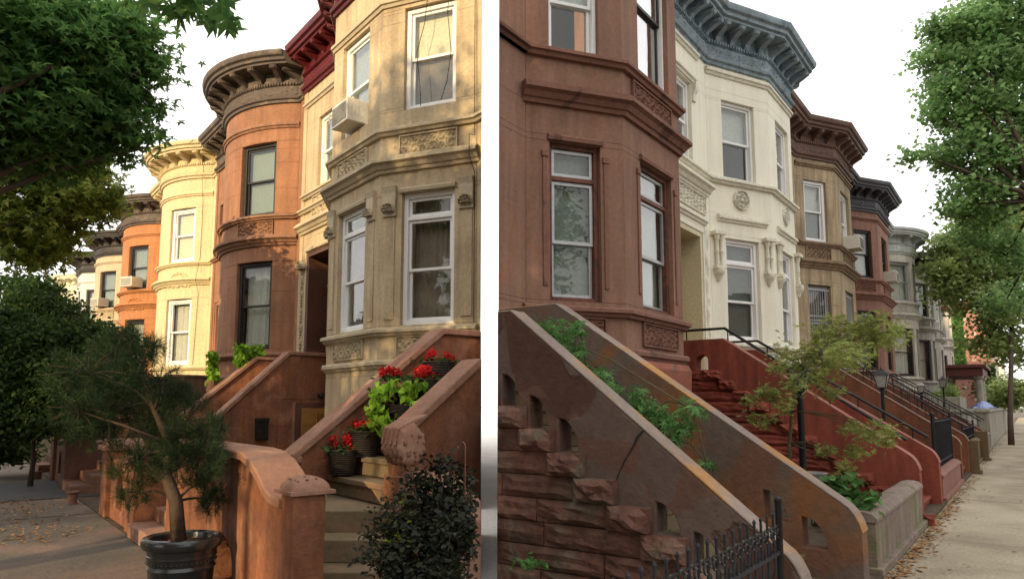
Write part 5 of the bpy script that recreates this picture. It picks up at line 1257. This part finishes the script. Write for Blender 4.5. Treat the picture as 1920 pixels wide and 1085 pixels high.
# leafy hedge tree on the left
tree('weeping_tree', 'bushy dark green tree hiding the far left stoops', (-9.6, 14.5, 0), 3.0,
     [B(60, 590, 15, .75, .9, .5), B(70, 555, 15.5, .4, .6, .45), B(40, 640, 14.5, 1.2, .9, .65), B(130, 630, 14.5, .9, .9, .4), B(185, 650, 14.5, .5, .8, .4), B(60, 740, 14, 1.2, .8, .55), B(150, 730, 14, .95, .8, .55), B(30, 540, 16, .4, .5, .3), B(222, 650, 14.5, .28, .5, .3), B(90, 690, 14, 1.0, .7, .5), B(215, 710, 14, .45, .5, .4), B(10, 700, 14, .8, .7, .9), B(20, 790, 13.6, .8, .5, .35), B(110, 785, 13.6, .5, .5, .22), B(115, 590, 15, .3, .5, .3), B(150, 620, 15, .35, .5, .25)], 'leaf_dark', 'oval', .095, 1700, .16, 26, r0=.045, seed=12, up=.2, droop=.8, nl=8)
t = thing('hedge', 'low dark hedge along the far left edge of the sidewalk', 'hedge', 'W', Wp(25, 870, 17)); pts, cc = clumps([B(30, 800, 17, .7, .6, .5), B(15, 840, 16.5, .5, .5, .35), B(-10, 820, 16, .6, .6, .6), B(48, 850, 16, .22, .3, .2)], 260, .13, 26, 33); leaves('foliage', 'leaf_dark', pts, 'oval', .09, t, seed=33)
mb = MB(); limbs(mb, Wp(25, 872, 16.5), [tuple(c_) for c_ in cc[::20]], .03, .008, seed=3, nt=4); mb.build('stems', 'bark', t)
# potted pine
def pine():
    q = at('L', 343, 1000, z=.56); px0 = W('L', q.x, q.y, 0); bx, by = px0.x, px0.y; Yp = by
    t = thing('planter_pot', 'large glazed charcoal pot with rolled rim holding the pine', 'pot', 'W', (bx, by, 0))
    mb = MB(); R0 = .34; KS = .87
    mb.lathe(bx, by, [(r_q*KS, z_q-.015*(z_q > .05)) for r_q, z_q in [(.001, 0), (.24, 0), (.25, .04), (.27, .1), (.285, .3), (.30, .32), (.285, .345), (.295, .40), (.305, .405), (.305, .425), (.30, .43), (.305, .47), (.34, .48), (R0+.015, .505), (R0+.015, .54), (R0, .56), (R0-.03, .565), (R0-.06, .55), (R0-.07, .5), (.001, .49)]], 36); mb.build('pot_body', 'pot_dark', t, smooth=True)
    mb = MB()
    for k in range(44): a = 2*PI*k/44; mb.ball((bx+.259*math.cos(a), by+.259*math.sin(a), .358), .010, 5)
    tag(mb.build('bead_band', 'pot_dark', t, smooth='all'), kind='stuff')
    mb = MB(); r = random.Random(2)
    for k in range(420): a = r.uniform(0, 2*PI); rr = R0*.68*math.sqrt(r.random()); mb.box(bx+rr*math.cos(a)-.014, bx+rr*math.cos(a)+.014, by+rr*math.sin(a)-.007, by+rr*math.sin(a)+.007, .474, .484+r.random()*.012)
    frame('W', (bx, by, .49)); tag(mb.build('mulch', 'mulch'), 'red bark mulch in the pine pot', kind='stuff')
    t = thing('pine_tree', 'small bonsai-like pine with dark needle tufts growing in the charcoal pot', 'pine', 'W', (bx, by, .49)); mb = MB()
    tr = [Vector(Wp(336, 1003, Yp)), Vector(Wp(330, 940, Yp)), Vector(Wp(312, 890, Yp)), Vector(Wp(318, 830, Yp+.1)), Vector(Wp(290, 770, Yp+.1)), Vector(Wp(262, 700, Yp+.15))]; tr[0].z = .49
    mb.tube(tr, [.062, .055, .045, .035, .024, .012], 9)
    ends = []
    spec = [(165, 700, 90, 55), (215, 670, 70, 50), (245, 640, 45, 30), (270, 680, 30, 45), (150, 770, 60, 45), (215, 770, 95, 60), (300, 770, 70, 60), (350, 790, 60, 60), (385, 830, 45, 50), (330, 850, 90, 55), (260, 860, 70, 50), (390, 900, 28, 45), (250, 925, 30, 25), (180, 800, 60, 40), (405, 800, 20, 35), (300, 715, 50, 40), (290, 650, 20, 25), (370, 870, 50, 45), (400, 935, 25, 25), (330, 740, 35, 35)]
    tufts = []
    for i, (px, py, sx, sy) in enumerate(spec):
        c = Vector(Wp(px, py, Yp+r.uniform(-.25, .35)))
        st = tr[min(len(tr)-1, max(1, 1+int((940-py)/62)))] if py < 940 else tr[1]
        limbs(mb, st, [c], .016, .006, bend=.35, seed=i, nt=5)
        for k in range(int(13+sx*sy/75)):
            a = r.uniform(0, 2*PI); rr = math.sqrt(r.random()); e = Vector(Wp(px+sx*rr*math.cos(a), py+sy*rr*math.sin(a), c.y+r.uniform(-.25, .25)))
            if r.random() < .5: mb.tube([c, c.lerp(e, .5)+Vector((0, 0, .02)), e], [.005, .004, .003], 4)
            tufts.append((e, (e-c).normalized()*.5+Vector((0, 0, .75))))
    mb.build('trunk', 'barkpine', t, smooth='all'); P_ = []; D_ = []
    for e, d in tufts:
        for k in range(44):
            s_ = r.random()*.07; v = Vector((r.gauss(0, 1), r.gauss(0, 1), r.gauss(0, 1))).normalized(); dd = (d.normalized()*.7+v).normalized()
            P_.append(e-d.normalized()*s_); D_.append(dd)
    leaves('needles', 'leaf_pine', P_, 'needle', .095, t, dirs=D_, seed=5, sizevar=.3)
    return t
def _needle_fix(): pass
pine()
# dark shrub at the lower middle
t = thing('shrub', 'blue-green shrub with a few lime leaves at the foot of the terracotta stoop', 'shrub', 'W', (-.5, 4.4, 0))
bl = [B(800, 960, 4.6, .20, .25, .17), B(850, 930, 4.7, .13, .2, .14), B(760, 1010, 4.4, .15, .2, .12), B(845, 1010, 4.4, .17, .25, .17), B(735, 1060, 4.2, .10, .2, .1), B(800, 1070, 4.2, .22, .3, .15), B(830, 880, 4.7, .05, .1, .05), B(868, 985, 4.5, .1, .2, .2), B(800, 905, 4.7, .07, .1, .06), B(705, 1000, 4.3, .03, .1, .03), B(722, 960, 4.4, .035, .1, .03), B(752, 930, 4.5, .04, .1, .035), B(782, 890, 4.6, .035, .1, .03), B(822, 868, 4.7, .03, .1, .04), B(700, 1040, 4.2, .04, .1, .04), B(690, 1015, 4.3, .02, .1, .015), B(765, 905, 4.6, .02, .1, .03), B(845, 872, 4.7, .03, .1, .03), B(880, 900, 4.7, .03, .1, .06), B(740, 985, 4.4, .05, .1, .05)]
pts, cc = clumps(bl, 640, .05, 10, 21, shell=.1); keep = [i for i, p in enumerate(pts) if (p[0]/p[1]*1340 + 960) < 893 or p[2] < .3]; pts = pts[keep]
leaves('foliage', 'leaf_shrub', pts, 'oval', .036, t, up=.3, seed=8)
yl = [p for p in pts if (p[0]/p[1]*1340+960) < 775 and rnd.random() < .30][:150]; leaves('lime_leaves', 'leaf_shrub_y', yl, 'oval', .036, t, seed=9)
mb = MB(); limbs(mb, (-.45, 4.4, 0), [c for c in cc[::9] if c[0]/c[1]*1340+960 < 885], .012, .003, seed=5, nt=4); mb.build('stems', 'bark', t)
q = at('L', 872, 900, y=2.6); t = thing('garden_hook', 'thin rusty shepherd hook standing in the shrub', 'hook', 'L', (q.x, q.y, 0)); mb = MB()
za = at('L', 872, 838, y=2.6).z; mb.tube([(q.x, q.y, .2), (q.x, q.y, za)]+[(q.x-.03+.03*math.cos(a), q.y, za+.03*math.sin(a)) for a in (.6, 1.2, 1.8, 2.4, 3.0)]+[(q.x-.07, q.y, za-.01), (q.x-.09, q.y, za+.0)], .0045, 6); mb.build('hook', 'dkbrown_stoop', t)
# flower pots on the stoop
def flowerpot(px, py_rim, x, r, h, label, flower='petal', nf=30, fr=.12, green=0):
    q = at('L', px, py_rim, x=x); t = thing('flower_pot', label, 'flower pot', 'L', (q.x, q.y, q.z-h), 'ribbed black flower pots on the stoop', clip='L')
    prof = [(.001, q.z-h), (r*.72, q.z-h)]; n = 11
    for i in range(n+1):
        f = i/n; rr = r*(.74+.26*f); z = q.z-h+h*f*.97; prof += [(rr, z), (rr+.006, z+h/n*.3), (rr, z+h/n*.62)]
    prof += [(r*1.03, q.z), (r*.93, q.z), (r*.92, q.z-.04), (.001, q.z-.05)]
    mb = MB(); mb.lathe(q.x, q.y, prof, 24); mb.build('ribbed_pot', 'pot_rib', t, smooth=True)
    return t, q
def blossoms(q, r, n, m, label, zr=.1, seed=1):
    t = thing('flower_plant', label, 'flowers', 'L', (q.x, q.y, q.z-.03), 'red flowering plants in ribbed pots'); r_ = np.random.RandomState(seed)
    k = max(5, n//4); hd = np.stack([q.x+r_.normal(size=k)*r*.55, q.y+r_.normal(size=k)*r*.45, q.z+.03+r_.rand(k)*zr], 1)
    P_ = (hd[:, None, :]+r_.normal(size=(k, 60, 3))*np.array([.020, .020, .022])).reshape(-1, 3)
    leaves('petals', m, P_, 'quad', .026, t, up=0, seed=seed); 
    gl = np.stack([q.x+r_.normal(size=110)*r*.6, q.y+r_.normal(size=110)*r*.6, q.z-.02+r_.rand(110)*zr*.75], 1); leaves('foliage', 'leaf_dark', gl, 'oval', .055, t, seed=seed+1)
    mb = MB(); [mb.tube([(q.x, q.y, q.z-.05), tuple(h_)], .003, 4) for h_ in hd]; mb.build('stems', 'barkgreen', t); return t
for (px, py, x, r, h, lab, fl) in ((643, 843, -6.78, .155, .24, 'lowest ribbed pot, on the lowest tread by the far cheek wall', 'pot'), (684, 808, -6.72, .165, .25, 'second lowest ribbed pot on the stoop', 'pot'), (745, 760, -6.55, .17, .26, 'ribbed pot hidden under the lime green vine', 'pot'), (790, 712, -6.6, .18, .27, 'ribbed pot below the clustered red blooms', 'pot'), (822, 680, -6.75, .19, .30, 'highest ribbed pot near the top of the stoop', 'pot')):
    flowerpot(px, py, x, r, h, lab)
    q = at('L', px, py, x=x)
    if px != 745: blossoms(q, r, 44 if px == 790 else 30, 'petal', {643: 'red flowers in the lowest pot', 684: 'red flowers in the second lowest pot', 790: 'dense red flowers above the lime vine', 822: 'red flowers in the highest pot'}[px], zr=.09, seed=px)
q = at('L', 733, 708, x=-6.62); blossoms(q, .10, 14, 'petal', 'scarlet flowers rising behind the lime vine', zr=.05, seed=77)
t = thing('vine_plant', 'lime green sweet potato vine with a dark centre spilling over the stoop pots', 'vine', 'L', tuple(q))
def Lp(px, py, x): v = at('L', px, py, x=x); return (v.x, v.y, v.z)
r = np.random.RandomState(3)
lime = [];
for (px, py, s_, n_) in ((715, 735, 14, 34), (705, 760, 14, 40), (712, 790, 14, 34), (735, 785, 20, 26), (770, 735, 20, 34), (790, 750, 14, 26), (785, 725, 16, 26), (755, 722, 12, 16), (700, 775, 8, 14), (725, 722, 10, 14), (795, 765, 7, 10)):
    for k in range(n_): lime.append(Lp(px+r.normal()*s_*.7, py+r.normal()*s_*.5, -6.45+r.normal()*.05))
leaves('lime_leaf', 'leaf_lime', lime, 'heart', .075, t, up=0, droop=.6, seed=4)
pur = [Lp(755+r.normal()*20, 765+r.normal()*18, -6.55+r.normal()*.05) for k in range(420)]; leaves('dark_leaf', 'leaf_purple', pur, 'heart', .065, t, up=.1, droop=.5, seed=6)
# lime vines hanging by the brown house
for (px, py, sx, sy, lab, x, N) in ((466, 665, 26, 19, 'bright lime vine bushing out below the brown house window', -15.4, 190), (398, 690, 9, 32, 'narrow lime vine trailing beside the brown stoop', -15.9, 110)):
    t = thing('vine_plant', lab, 'vine', 'L', Lp(px, py, x)); P_ = [Lp(px+sx*(r.rand()*2-1)*math.cos(k*.7)**.0, py+sy*(r.rand()*2-1), x+r.normal()*.08) for k in range(N*2)]
    P_ = [p for p in P_ if True]; leaves('leaf_mass', 'leaf_lime', P_, 'heart', .10, t, up=0, droop=.7, seed=px)
    v = Lp(px, py+sy*.6, x); mb = MB(); mb.lathe(v[0], v[1], [(.001, v[2]-.35), (.10, v[2]-.35), (.14, v[2]-.05), (.001, v[2]-.06)], 14); mb.build('pot', 'dkbrown_stoop', t)
# coach lantern in the pine's shade with two lit bulbs
q = at('L', 306, 745, x=-14.0); t = thing('garden_lantern', 'small black lantern with two lit bulbs behind the pine', 'lantern', 'L', (q.x, q.y, 0)); mb = MB(); mb.tube([(q.x, q.y, 0), (q.x, q.y, q.z-.1)], .02, 6); mb.lathe(q.x, q.y, [(.001, q.z+.14), (.02, q.z+.12), (.15, q.z+.04), (.15, q.z+.02), (.001, q.z+.03)], 10); mb.build('lantern_body', 'iron', t)
for d in (-.03, .03): mb = MB(); mb.ball((q.x+d, q.y-.02, q.z-.02), .014, 6); mb.build('bulb', 'lit', t)

# ------------------------------------------------------------------ right side plants
def Rp(px, py, x): v = at('R', px, py, x=x); return (v.x, v.y, v.z)
t = thing('creeper', 'green five-leaved creeper growing over the steps of the peeling stoop', 'creeper', 'R', (5.6, 2.5, 0), clip=None)
P_ = []; mb = MB(); prev = None; r = np.random.RandomState(8)
for (px, py, sx, sy, n_) in ((1030, 625, 28, 20, 60), (1055, 645, 26, 24, 70), (1075, 665, 22, 20, 45), (1080, 612, 14, 12, 22), (1100, 690, 14, 12, 28), (1110, 715, 16, 12, 30), (1150, 735, 18, 13, 34), (1125, 705, 10, 8, 14), (1200, 760, 20, 14, 45), (1235, 785, 26, 16, 70), (1270, 800, 22, 14, 52), (1195, 735, 14, 10, 16), (1215, 770, 20, 12, 24), (1290, 760, 16, 10, 14), (1325, 868, 9, 5, 9), (1265, 825, 12, 8, 18), (1310, 775, 14, 8, 8), (1000, 612, 16, 9, 18), (1135, 700, 12, 6, 8)):
    c = Vector(Rp(px, py, 5.35))
    if prev is not None: mb.tube([prev, prev.lerp(c, .5)+Vector((.02, 0, .06)), c], .006, 5)
    prev = c
    for k in range(n_): p = Rp(px+r.normal()*sx*.6, py+r.normal()*sy*.6, 5.3+r.normal()*.16); P_.append(p)
mb.build('stems', 'barkgreen', t); leaves('leaf_sprays', 'leaf_vine', P_, 'palm5', .07, t, up=.25, droop=.3, seed=2)
t = thing('leafy_plant', 'dark green broad-leaved plant between the low wall and the peeling stoop', 'plant', 'R', (8.2, 1.9, .35)); P_ = []
for (px, py, sx, sy, n_) in ((1560, 900, 14, 10, 26), (1585, 920, 18, 12, 40), (1605, 945, 20, 14, 46), (1625, 965, 14, 12, 26), (1640, 930, 10, 8, 12), (1600, 900, 24, 8, 16), (1625, 985, 8, 6, 10)):
    for k in range(n_): P_.append(Rp(px+r.normal()*sx*.6, py+r.normal()*sy*.6, 8.0+r.normal()*.15))
leaves('leaf_mass', 'leaf_vine', P_, 'heart', .10, t, up=.5, droop=.5, seed=31); mb = MB(); limbs(mb, (8.1, 1.95, .3), P_[::12], .01, .003, nt=4); mb.build('stems', 'barkgreen', t)
P_ = [Rp(1545+r.rand()*75, 1005+r.rand()*55, 8.0+r.normal()*.1) for k in range(10)]
t = thing('weeds', 'small weeds in the gap behind the peeling stoop', 'weeds', 'R', (7.2, 1.5, 0)); P_ = [(6.85+r.rand()*.6, 1.4+r.rand()*1.3, .04+r.rand()*.08) for k in range(260)]; leaves('weed_leaf', 'leaf_vine', P_, 'oval', .06, t, up=.2, seed=5)
t = thing('weeds', 'low bright green weeds below the rough stone blocks', 'weeds', 'R', (4.4, 2.0, 0)); P_ = [Rp(1000+r.normal()*14, 1056+r.normal()*5, 4.4+r.normal()*.05) for k in range(60)]; leaves('weed_leaf', 'leaf_vine', P_, 'oval', .05, t, up=.2, seed=15)
# young japanese maple
def maple():
    x0 = 8.6; b = Rp(1479, 868, x0); b = (b[0], b[1], .35); t = thing('japanese_maple', 'slender young japanese maple with feathery yellow-green leaves in front of the red stoop', 'tree', 'R', b); mb = MB()
    tr = [Vector(b), Vector(Rp(1480, 830, x0)), Vector(Rp(1485, 770, x0)), Vector(Rp(1497, 710, x0)), Vector(Rp(1530, 668, x0))]; mb.tube(tr, [.026, .022, .018, .015, .008], 8)
    sp = [(1600, 610, 60, 20), (1560, 630, 50, 22), (1630, 640, 45, 18), (1660, 625, 30, 14), (1535, 660, 40, 20), (1500, 690, 28, 16), (1590, 665, 45, 20), (1470, 665, 22, 18), (1440, 740, 32, 12), (1425, 790, 22, 9), (1470, 760, 18, 12), (1555, 735, 25, 10), (1640, 810, 38, 12), (1600, 800, 22, 9), (1600, 845, 20, 10), (1665, 825, 18, 7), (1550, 690, 35, 14), (1405, 750, 10, 6), (1585, 875, 16, 8), (1530, 710, 20, 10), (1680, 620, 14, 8), (1545, 845, 14, 6), (1490, 720, 20, 14), (1460, 690, 14, 10), (1640, 600, 20, 8)]
    P_ = []
    for i, (px, py, sx, sy) in enumerate(sp):
        c = Vector(Rp(px, py, x0+r.normal()*.35)); st = tr[4] if py < 700 else (tr[3] if py < 760 else tr[2] if py < 830 else tr[1]); limbs(mb, st, [c], .009, .003, bend=.25, seed=i, nt=5)
        for k in range(int(14+sx*sy*.075)):
            e = Vector(Rp(px+r.normal()*sx*.55, py+r.normal()*sy*.55, c.x+r.normal()*.15))
            if k % 7 == 0: mb.tube([c, e], [.003, .0015], 4)
            for j in range(3): P_.append(e+Vector(tuple(r.normal(size=3)*.035)))
    mb.build('trunk', 'barkgreen', t, smooth='all'); leaves('feathery_leaves', 'leaf_maple', P_, 'palm5', .048, t, up=.5, droop=.3, seed=6)
maple()
# ginkgo and street trees at the right edge
tree('ginkgo_tree', 'tall bright green ginkgo filling the upper right', W('R', 21, -.8, 0)[:], 9,
     [B(1880, 60, 20, 1.1, 1.4, 1.2), B(1800, 60, 20, .9, 1.2, .5), B(1775, 50, 20, .7, .8, .3), B(1850, 140, 20, 1.2, 1.3, .9), B(1790, 130, 20, .8, 1, .35), B(1745, 105, 20, .55, .6, .2), B(1800, 200, 20, 1.0, 1.2, .6), B(1870, 230, 20, 1.2, 1.2, .9), B(1760, 170, 20, .55, .7, .3), B(1820, 280, 20, .9, 1.1, .6), B(1730, 292, 20, .6, .5, .16), B(1765, 300, 20, .35, .5, .2), B(1880, 320, 20, 1.0, 1.1, .7), B(1810, 350, 20, .55, .8, .4), B(1790, 385, 20, .35, .5, .25), B(1940, 200, 20, 1.3, 1.5, 2.5), B(1850, 380, 20, .7, .9, .5), B(1765, 215, 20, .4, .5, .25), B(1850, 430, 21, .8, 1, .5), B(1890, 480, 21, .6, .9, .5), B(1815, 400, 20.5, .4, .6, .3), B(1890, 560, 22, .5, .8, .5), B(1900, 20, 20, 1.4, 1.4, 1.4)], 'leaf_ginkgo', 'fan', .15, 1200, .21, 28, r0=.17, seed=14, group='street trees of the right street', fork=Wp(1960, 380, 19), droop=.3, up=.3)
tree('street_tree', 'mid-green broadleaf tree over the far end of the right sidewalk', W('R', 36, .7, 0)[:], 7,
     [B(1850, 430, 32, 1.5, 2, 1.1), B(1795, 460, 32, 1.1, 1.6, .6), B(1775, 500, 32, .9, 1.2, .5), B(1860, 500, 32, 1.4, 1.8, .9), B(1830, 560, 32, 1.2, 1.5, .6), B(1770, 545, 32, .7, 1, .4), B(1880, 600, 32, 1.0, 1.2, .8), B(1850, 645, 32, .6, 1, .35), B(1900, 660, 32, .7, 1, .6), B(1930, 500, 32, 2, 2, 2.5), B(1875, 640, 32, .7, .8, .5), B(1755, 515, 32, .5, .6, .2), B(1880, 400, 32, 1.2, 1.4, .8), B(1800, 520, 32, .9, 1, .5)], 'leaf_far', 'quad', .17, 780, .34, 28, r0=.10, seed=24, group='street trees of the right street', fork=Wp(1898, 560, 32), droop=.2, up=.3)
for (px, py, Y, s_, lab) in ((1870, 735, 50, 1.5, 'low bushy greenery beyond the terrace, right of the ivy'), (1895, 740, 42, 1.1, 'bush beside the far sidewalk edge')):
    t = thing('bush', lab, 'bush', 'W', Wp(px, 775, Y)); c = Wp(px, py, Y); pts, cc = clumps([(c, (s_, s_, s_*.8))], 70, .25, 30, px); leaves('foliage', 'leaf_far', pts, 'quad', .18, t, seed=px)
def ivy(label, x, y0, y1, z0, z1, n, fx):
    t = thing('ivy', label, 'ivy', 'R', (x, y0, z0)); P_ = [(x-.08-r.rand()*.25, y0+(y1-y0)*(.5+.5*math.sin(k*2.4))*r.rand()**.5, z0+(z1-z0)*r.rand()) for k in range(n)]; leaves('leaf_mass', 'leaf_vine', P_, 'quad', .17, t, up=-.2, seed=n)
ivy('bright green ivy climbing the brick gable corner', 65.95, BR0.y-.5, BR0.y+.6, 4.5, 9.0, 1500, 1)
ivy('dense ivy covering the end column of the porch', 61.9, 1.9, 3.0, 1.4, 4.4, 2200, 1)
t = thing('planter_shrubs', 'rounded green and purple shrubs in the terrace planter', 'shrub', 'R', (35.5, 2.8, 1.9)); pts, cc = clumps([((34.6, 2.8, 2.05), (.5, .4, .3)), ((35.6, 2.8, 2.1), (.5, .4, .35)), ((36.7, 2.8, 2.15), (.7, .4, .45))], 60, .09, 26, 3); leaves('foliage', 'leaf_far', pts, 'oval', .1, t, seed=2)
# fallen leaves along the right walls
frame('R', (0, 0, 0)); N = 900; rr = np.random.RandomState(2); s_ = 7.2+rr.exponential(9, N); yy = 1.18-np.abs(rr.normal(0, .10, N)); P_ = np.stack([s_, yy, np.full(N, .012)], 1); P_ = P_[s_ < 60]
tag(leaves('fallen_leaves', 'deadleaf', P_, 'oval', .055, None, up=3, seed=3), kind='stuff')
N = 60; P_ = np.stack([7+rr.rand(N)*26, -.8+rr.rand(N)*2, np.full(N, .012)], 1); tag(leaves('fallen_leaves', 'deadleaf', P_, 'oval', .05, None, up=3, seed=4), kind='stuff')
frame('L', (0, 0, 0)); N = 500; P_ = np.stack([-10.2-rr.rand(N)*5, 1.0+rr.normal(0, .3, N), np.full(N, .012)], 1); tag(leaves('fallen_leaves', 'deadleaf', P_, 'oval', .05, None, up=3, seed=5), kind='stuff')
# cables on the fronts
def cable(label, fr, pts, r=.006):
    frame(fr, pts[0]); mb = MB(); mb.tube(pts, r, 5); tag(mb.build('cable', 'cable'), label, 'cable', 'loose cables on the facades')
def off(path, uc, o, z): return tuple(path.P(uc, o, z))
ub = flc[2][0]; L2 = flc[2][1]-flc[2][0]
cable('thin black cable crossing the nearest cream upper window', 'L', [off(plc, ub+L2*f, .03, z) for f, z in ((.5, 8.7), (.46, 8.0), (.38, 7.5), (.42, 6.9), (.43, 6.55))])
cable('black cable running down beside the nearest cream upper window', 'L', [off(plc, ub+L2*f, .03, z) for f, z in ((.72, 8.7), (.70, 8.1), (.74, 7.4), (.70, 6.9), (.64, 6.6))])
cable('long black cable down the nearest cream house corner', 'L', [off(plc, ub+L2*.985, .05, z) for z in (9, 7, 5.9)]+[off(plc, ub+L2*.985, .24, z) for z in (5.85, 5.5)]+[off(plc, ub+L2*.985, .03, z) for z in (5.3, 4, 2.9)])
a0 = pl2.u[1]+(pl2.u[-2]-pl2.u[1])*.93
cable('black cable hanging down the yellow-cream round bay', 'L', [off(pl2, a0, .10, z) for z in (9.9, 8.6)]+[off(pl2, a0, .02, z) for z in (8.2, 6.4)]+[off(pl2, a0, .22, 5.6), off(pl2, a0, .03, 5.2), off(pl2, a0-.08, .02, 2.9)])
# ------------------------------------------------------------------ across the street and behind the camera: houses, trees, added shade casters
def across(fr, x0, x1, y, h, m, label, n=4):
    t = thing('opposite_house', label, 'building', fr, ((x0+x1)/2, y, 0), 'houses across the street'); mb = MB(); mb.box(x0, x1, y-10, y, 0, h); mb.build('wall', m, t); mb = MB(); mb.box(x0-.3, x1+.3, y-10, y+.5, h, h+.6); mb.build('cornice', 'cor_charcoal', t)
    for f in range(int(h//3)):
        for k in range(n): xx = x0+(x1-x0)*(k+.5)/n; mb = MB(); mb.box(xx-.5, xx+.5, y-.02, y+.04, 1.2+3.1*f, 2.9+3.1*f); mb.build('window', 'dark_frame', t)
    return t
sun_r = Vector((sunh.y, -sunh.x, 0))      # to the right of the sun's direction
def q_of(p): return p.dot(sun_r)
def sunpos(k, q): v = sunh*k + sun_r*q; return v
# unseen block added behind the camera to keep low sun off the right street
def block(k0, k1, q0, q1, h, m, label):
    t = thing('sun_blocker', label, 'building', 'W', tuple(sunpos(k0, (q0+q1)/2)), 'added sun blockers'); t.rotation_euler = (0, 0, 0)
    c = [sunpos(k0, q0), sunpos(k0, q1), sunpos(k1, q1), sunpos(k1, q0)]; vs = [(p.x, p.y, z) for z in (0, h) for p in c]
    mb = MB(); mb.add(vs, [(0, 1, 2, 3), (4, 5, 6, 7), (0, 1, 5, 4), (1, 2, 6, 5), (2, 3, 7, 6), (3, 0, 4, 7)]); mb.build('wall', m, t)
    for f in range(int(h/3.2)):
        for j in range(int(abs(q1-q0)/2.6)):
            qa = min(q0, q1)+1.3+2.6*j; a = sunpos(k0-.03, qa-.5); b = sunpos(k0-.03, qa+.5); mb = MB(); mb.add([(a.x, a.y, 1.2+3.2*f), (b.x, b.y, 1.2+3.2*f), (b.x, b.y, 2.9+3.2*f), (a.x, a.y, 2.9+3.2*f)], [(0, 1, 2, 3)]); mb.build('window', 'dark_frame', t)
block(46, 58, -40, 4.0, 37, 'brick', 'unseen brick block added behind the camera to shade the right street')
def street_tree(k, q, zc, rr, h, label, n, leafm='leaf_gum', seed=1, size=.17, cs=.3, per=22, shell=.2):
    p = sunpos(k, q); b = (p.x, p.y, 0); c = (p.x, p.y, zc)
    tree('plane_tree', label, b, zc, [((p.x+dx, p.y+dy, zc+dz), (rr*f, rr*f, h*f)) for dx, dy, dz, f in ((0, 0, 0, 1), (rr*.5, -rr*.3, h*.3, .6), (-rr*.5, rr*.3, -h*.2, .6))], leafm, 'quad', size, n, cs, per, r0=.16, seed=seed, group='street trees behind the camera')
LB = ['opposite the domed post', 'opposite the potted pine', 'opposite the orange-brown house', 'opposite the yellow-cream house', 'opposite the bright orange house', 'opposite the beige house', 'opposite the pale grey house', 'opposite the last ivory houses', 'right behind the camera', 'behind the camera over the street corner', 'at the far street corner behind the camera']
for i, (k, q, zc, rr, h, n) in enumerate(((9, 4.8, 6.8, 1.7, 2.4, 60), (8, 8.0, 8.6, 2.2, 4.4, 420), (8, 12.0, 5.2, 2.0, 1.7, 190), (9, 17.5, 5.0, 2.1, 2.0, 200), (9, 23, 4.3, 2.2, 1.5, 170), (9, 29, 4.6, 2.2, 1.8, 150), (9, 36, 5.0, 2.4, 2.0, 150), (9, 44, 5.2, 2.4, 2.0, 150),
                                          (10, 1.0, 7.5, 2.3, 3.2, 330), (12, -3.5, 7.5, 2.8, 3.4, 330), (14, -9, 8, 3, 3.6, 330))):
    street_tree(k, q, zc, rr, h, 'leafy street tree '+LB[i], n, seed=40+i)
def plain_tree(p, zc, rr, h, label, n, seed):
    tree('plane_tree', label, (p.x, p.y, 0), zc, [((p.x+dx, p.y+dy, zc+dz), (rr*f, rr*f, h*f)) for dx, dy, dz, f in ((0, 0, 0, 1), (rr*.5, -rr*.3, h*.3, .6), (-rr*.5, rr*.3, -h*.2, .6))], 'leaf_gum', 'quad', .17, n, .3, 22, r0=.16, seed=seed, group='street trees behind the camera', nl=5)
for i, (x, y, zc, rr, h) in enumerate(((-6, -9, 5.5, 2.3, 2.4), (12, -8, 5.0, 2.0, 2.0), (29, -8, 5.5, 2.0, 2.0), (50, -8, 5.5, 2.0, 2.0))):
    plain_tree(W('R', x, y), zc, rr, h, 'street tree on the far side of the right street '+['behind the corner', 'across from the ivory house', 'across from the red-brown house', 'across from the porch'][i], 240, 80+i)
for i, (x, y) in enumerate(((3.0, -11), (9.5, -13))): plain_tree(W('R', x, y), 7.5, 2.4, 2.8, 'tall street tree reflected in the bay windows, '+['straight across from the corner brownstone', 'across from the red stoop', 'left of the other two'][i], 200, 140+i)
# unseen crowns added over the left sidewalk to cut its sky light
for i, (s_, y_, z_, rr) in enumerate(((5.0, -1.2, 6.6, 1.7), (7, -3.8, 7, 2.0), (12, -5.2, 7, 2.2))):
    plain_tree(W('L', -s_, y_), z_, rr, 1.3, 'unseen tree added to shade the left sidewalk '+['above the potted pine', 'at the left kerb near the corner', 'at the left kerb further on'][i], 400, 120+i)
across('L', -75, -9, -14.5, 7.6, 'L_beige', 'long low terrace of houses across the left street', n=22)
across('R', 12, 70, -19, 7, 'brick', 'row of brick houses across the right street', n=18)
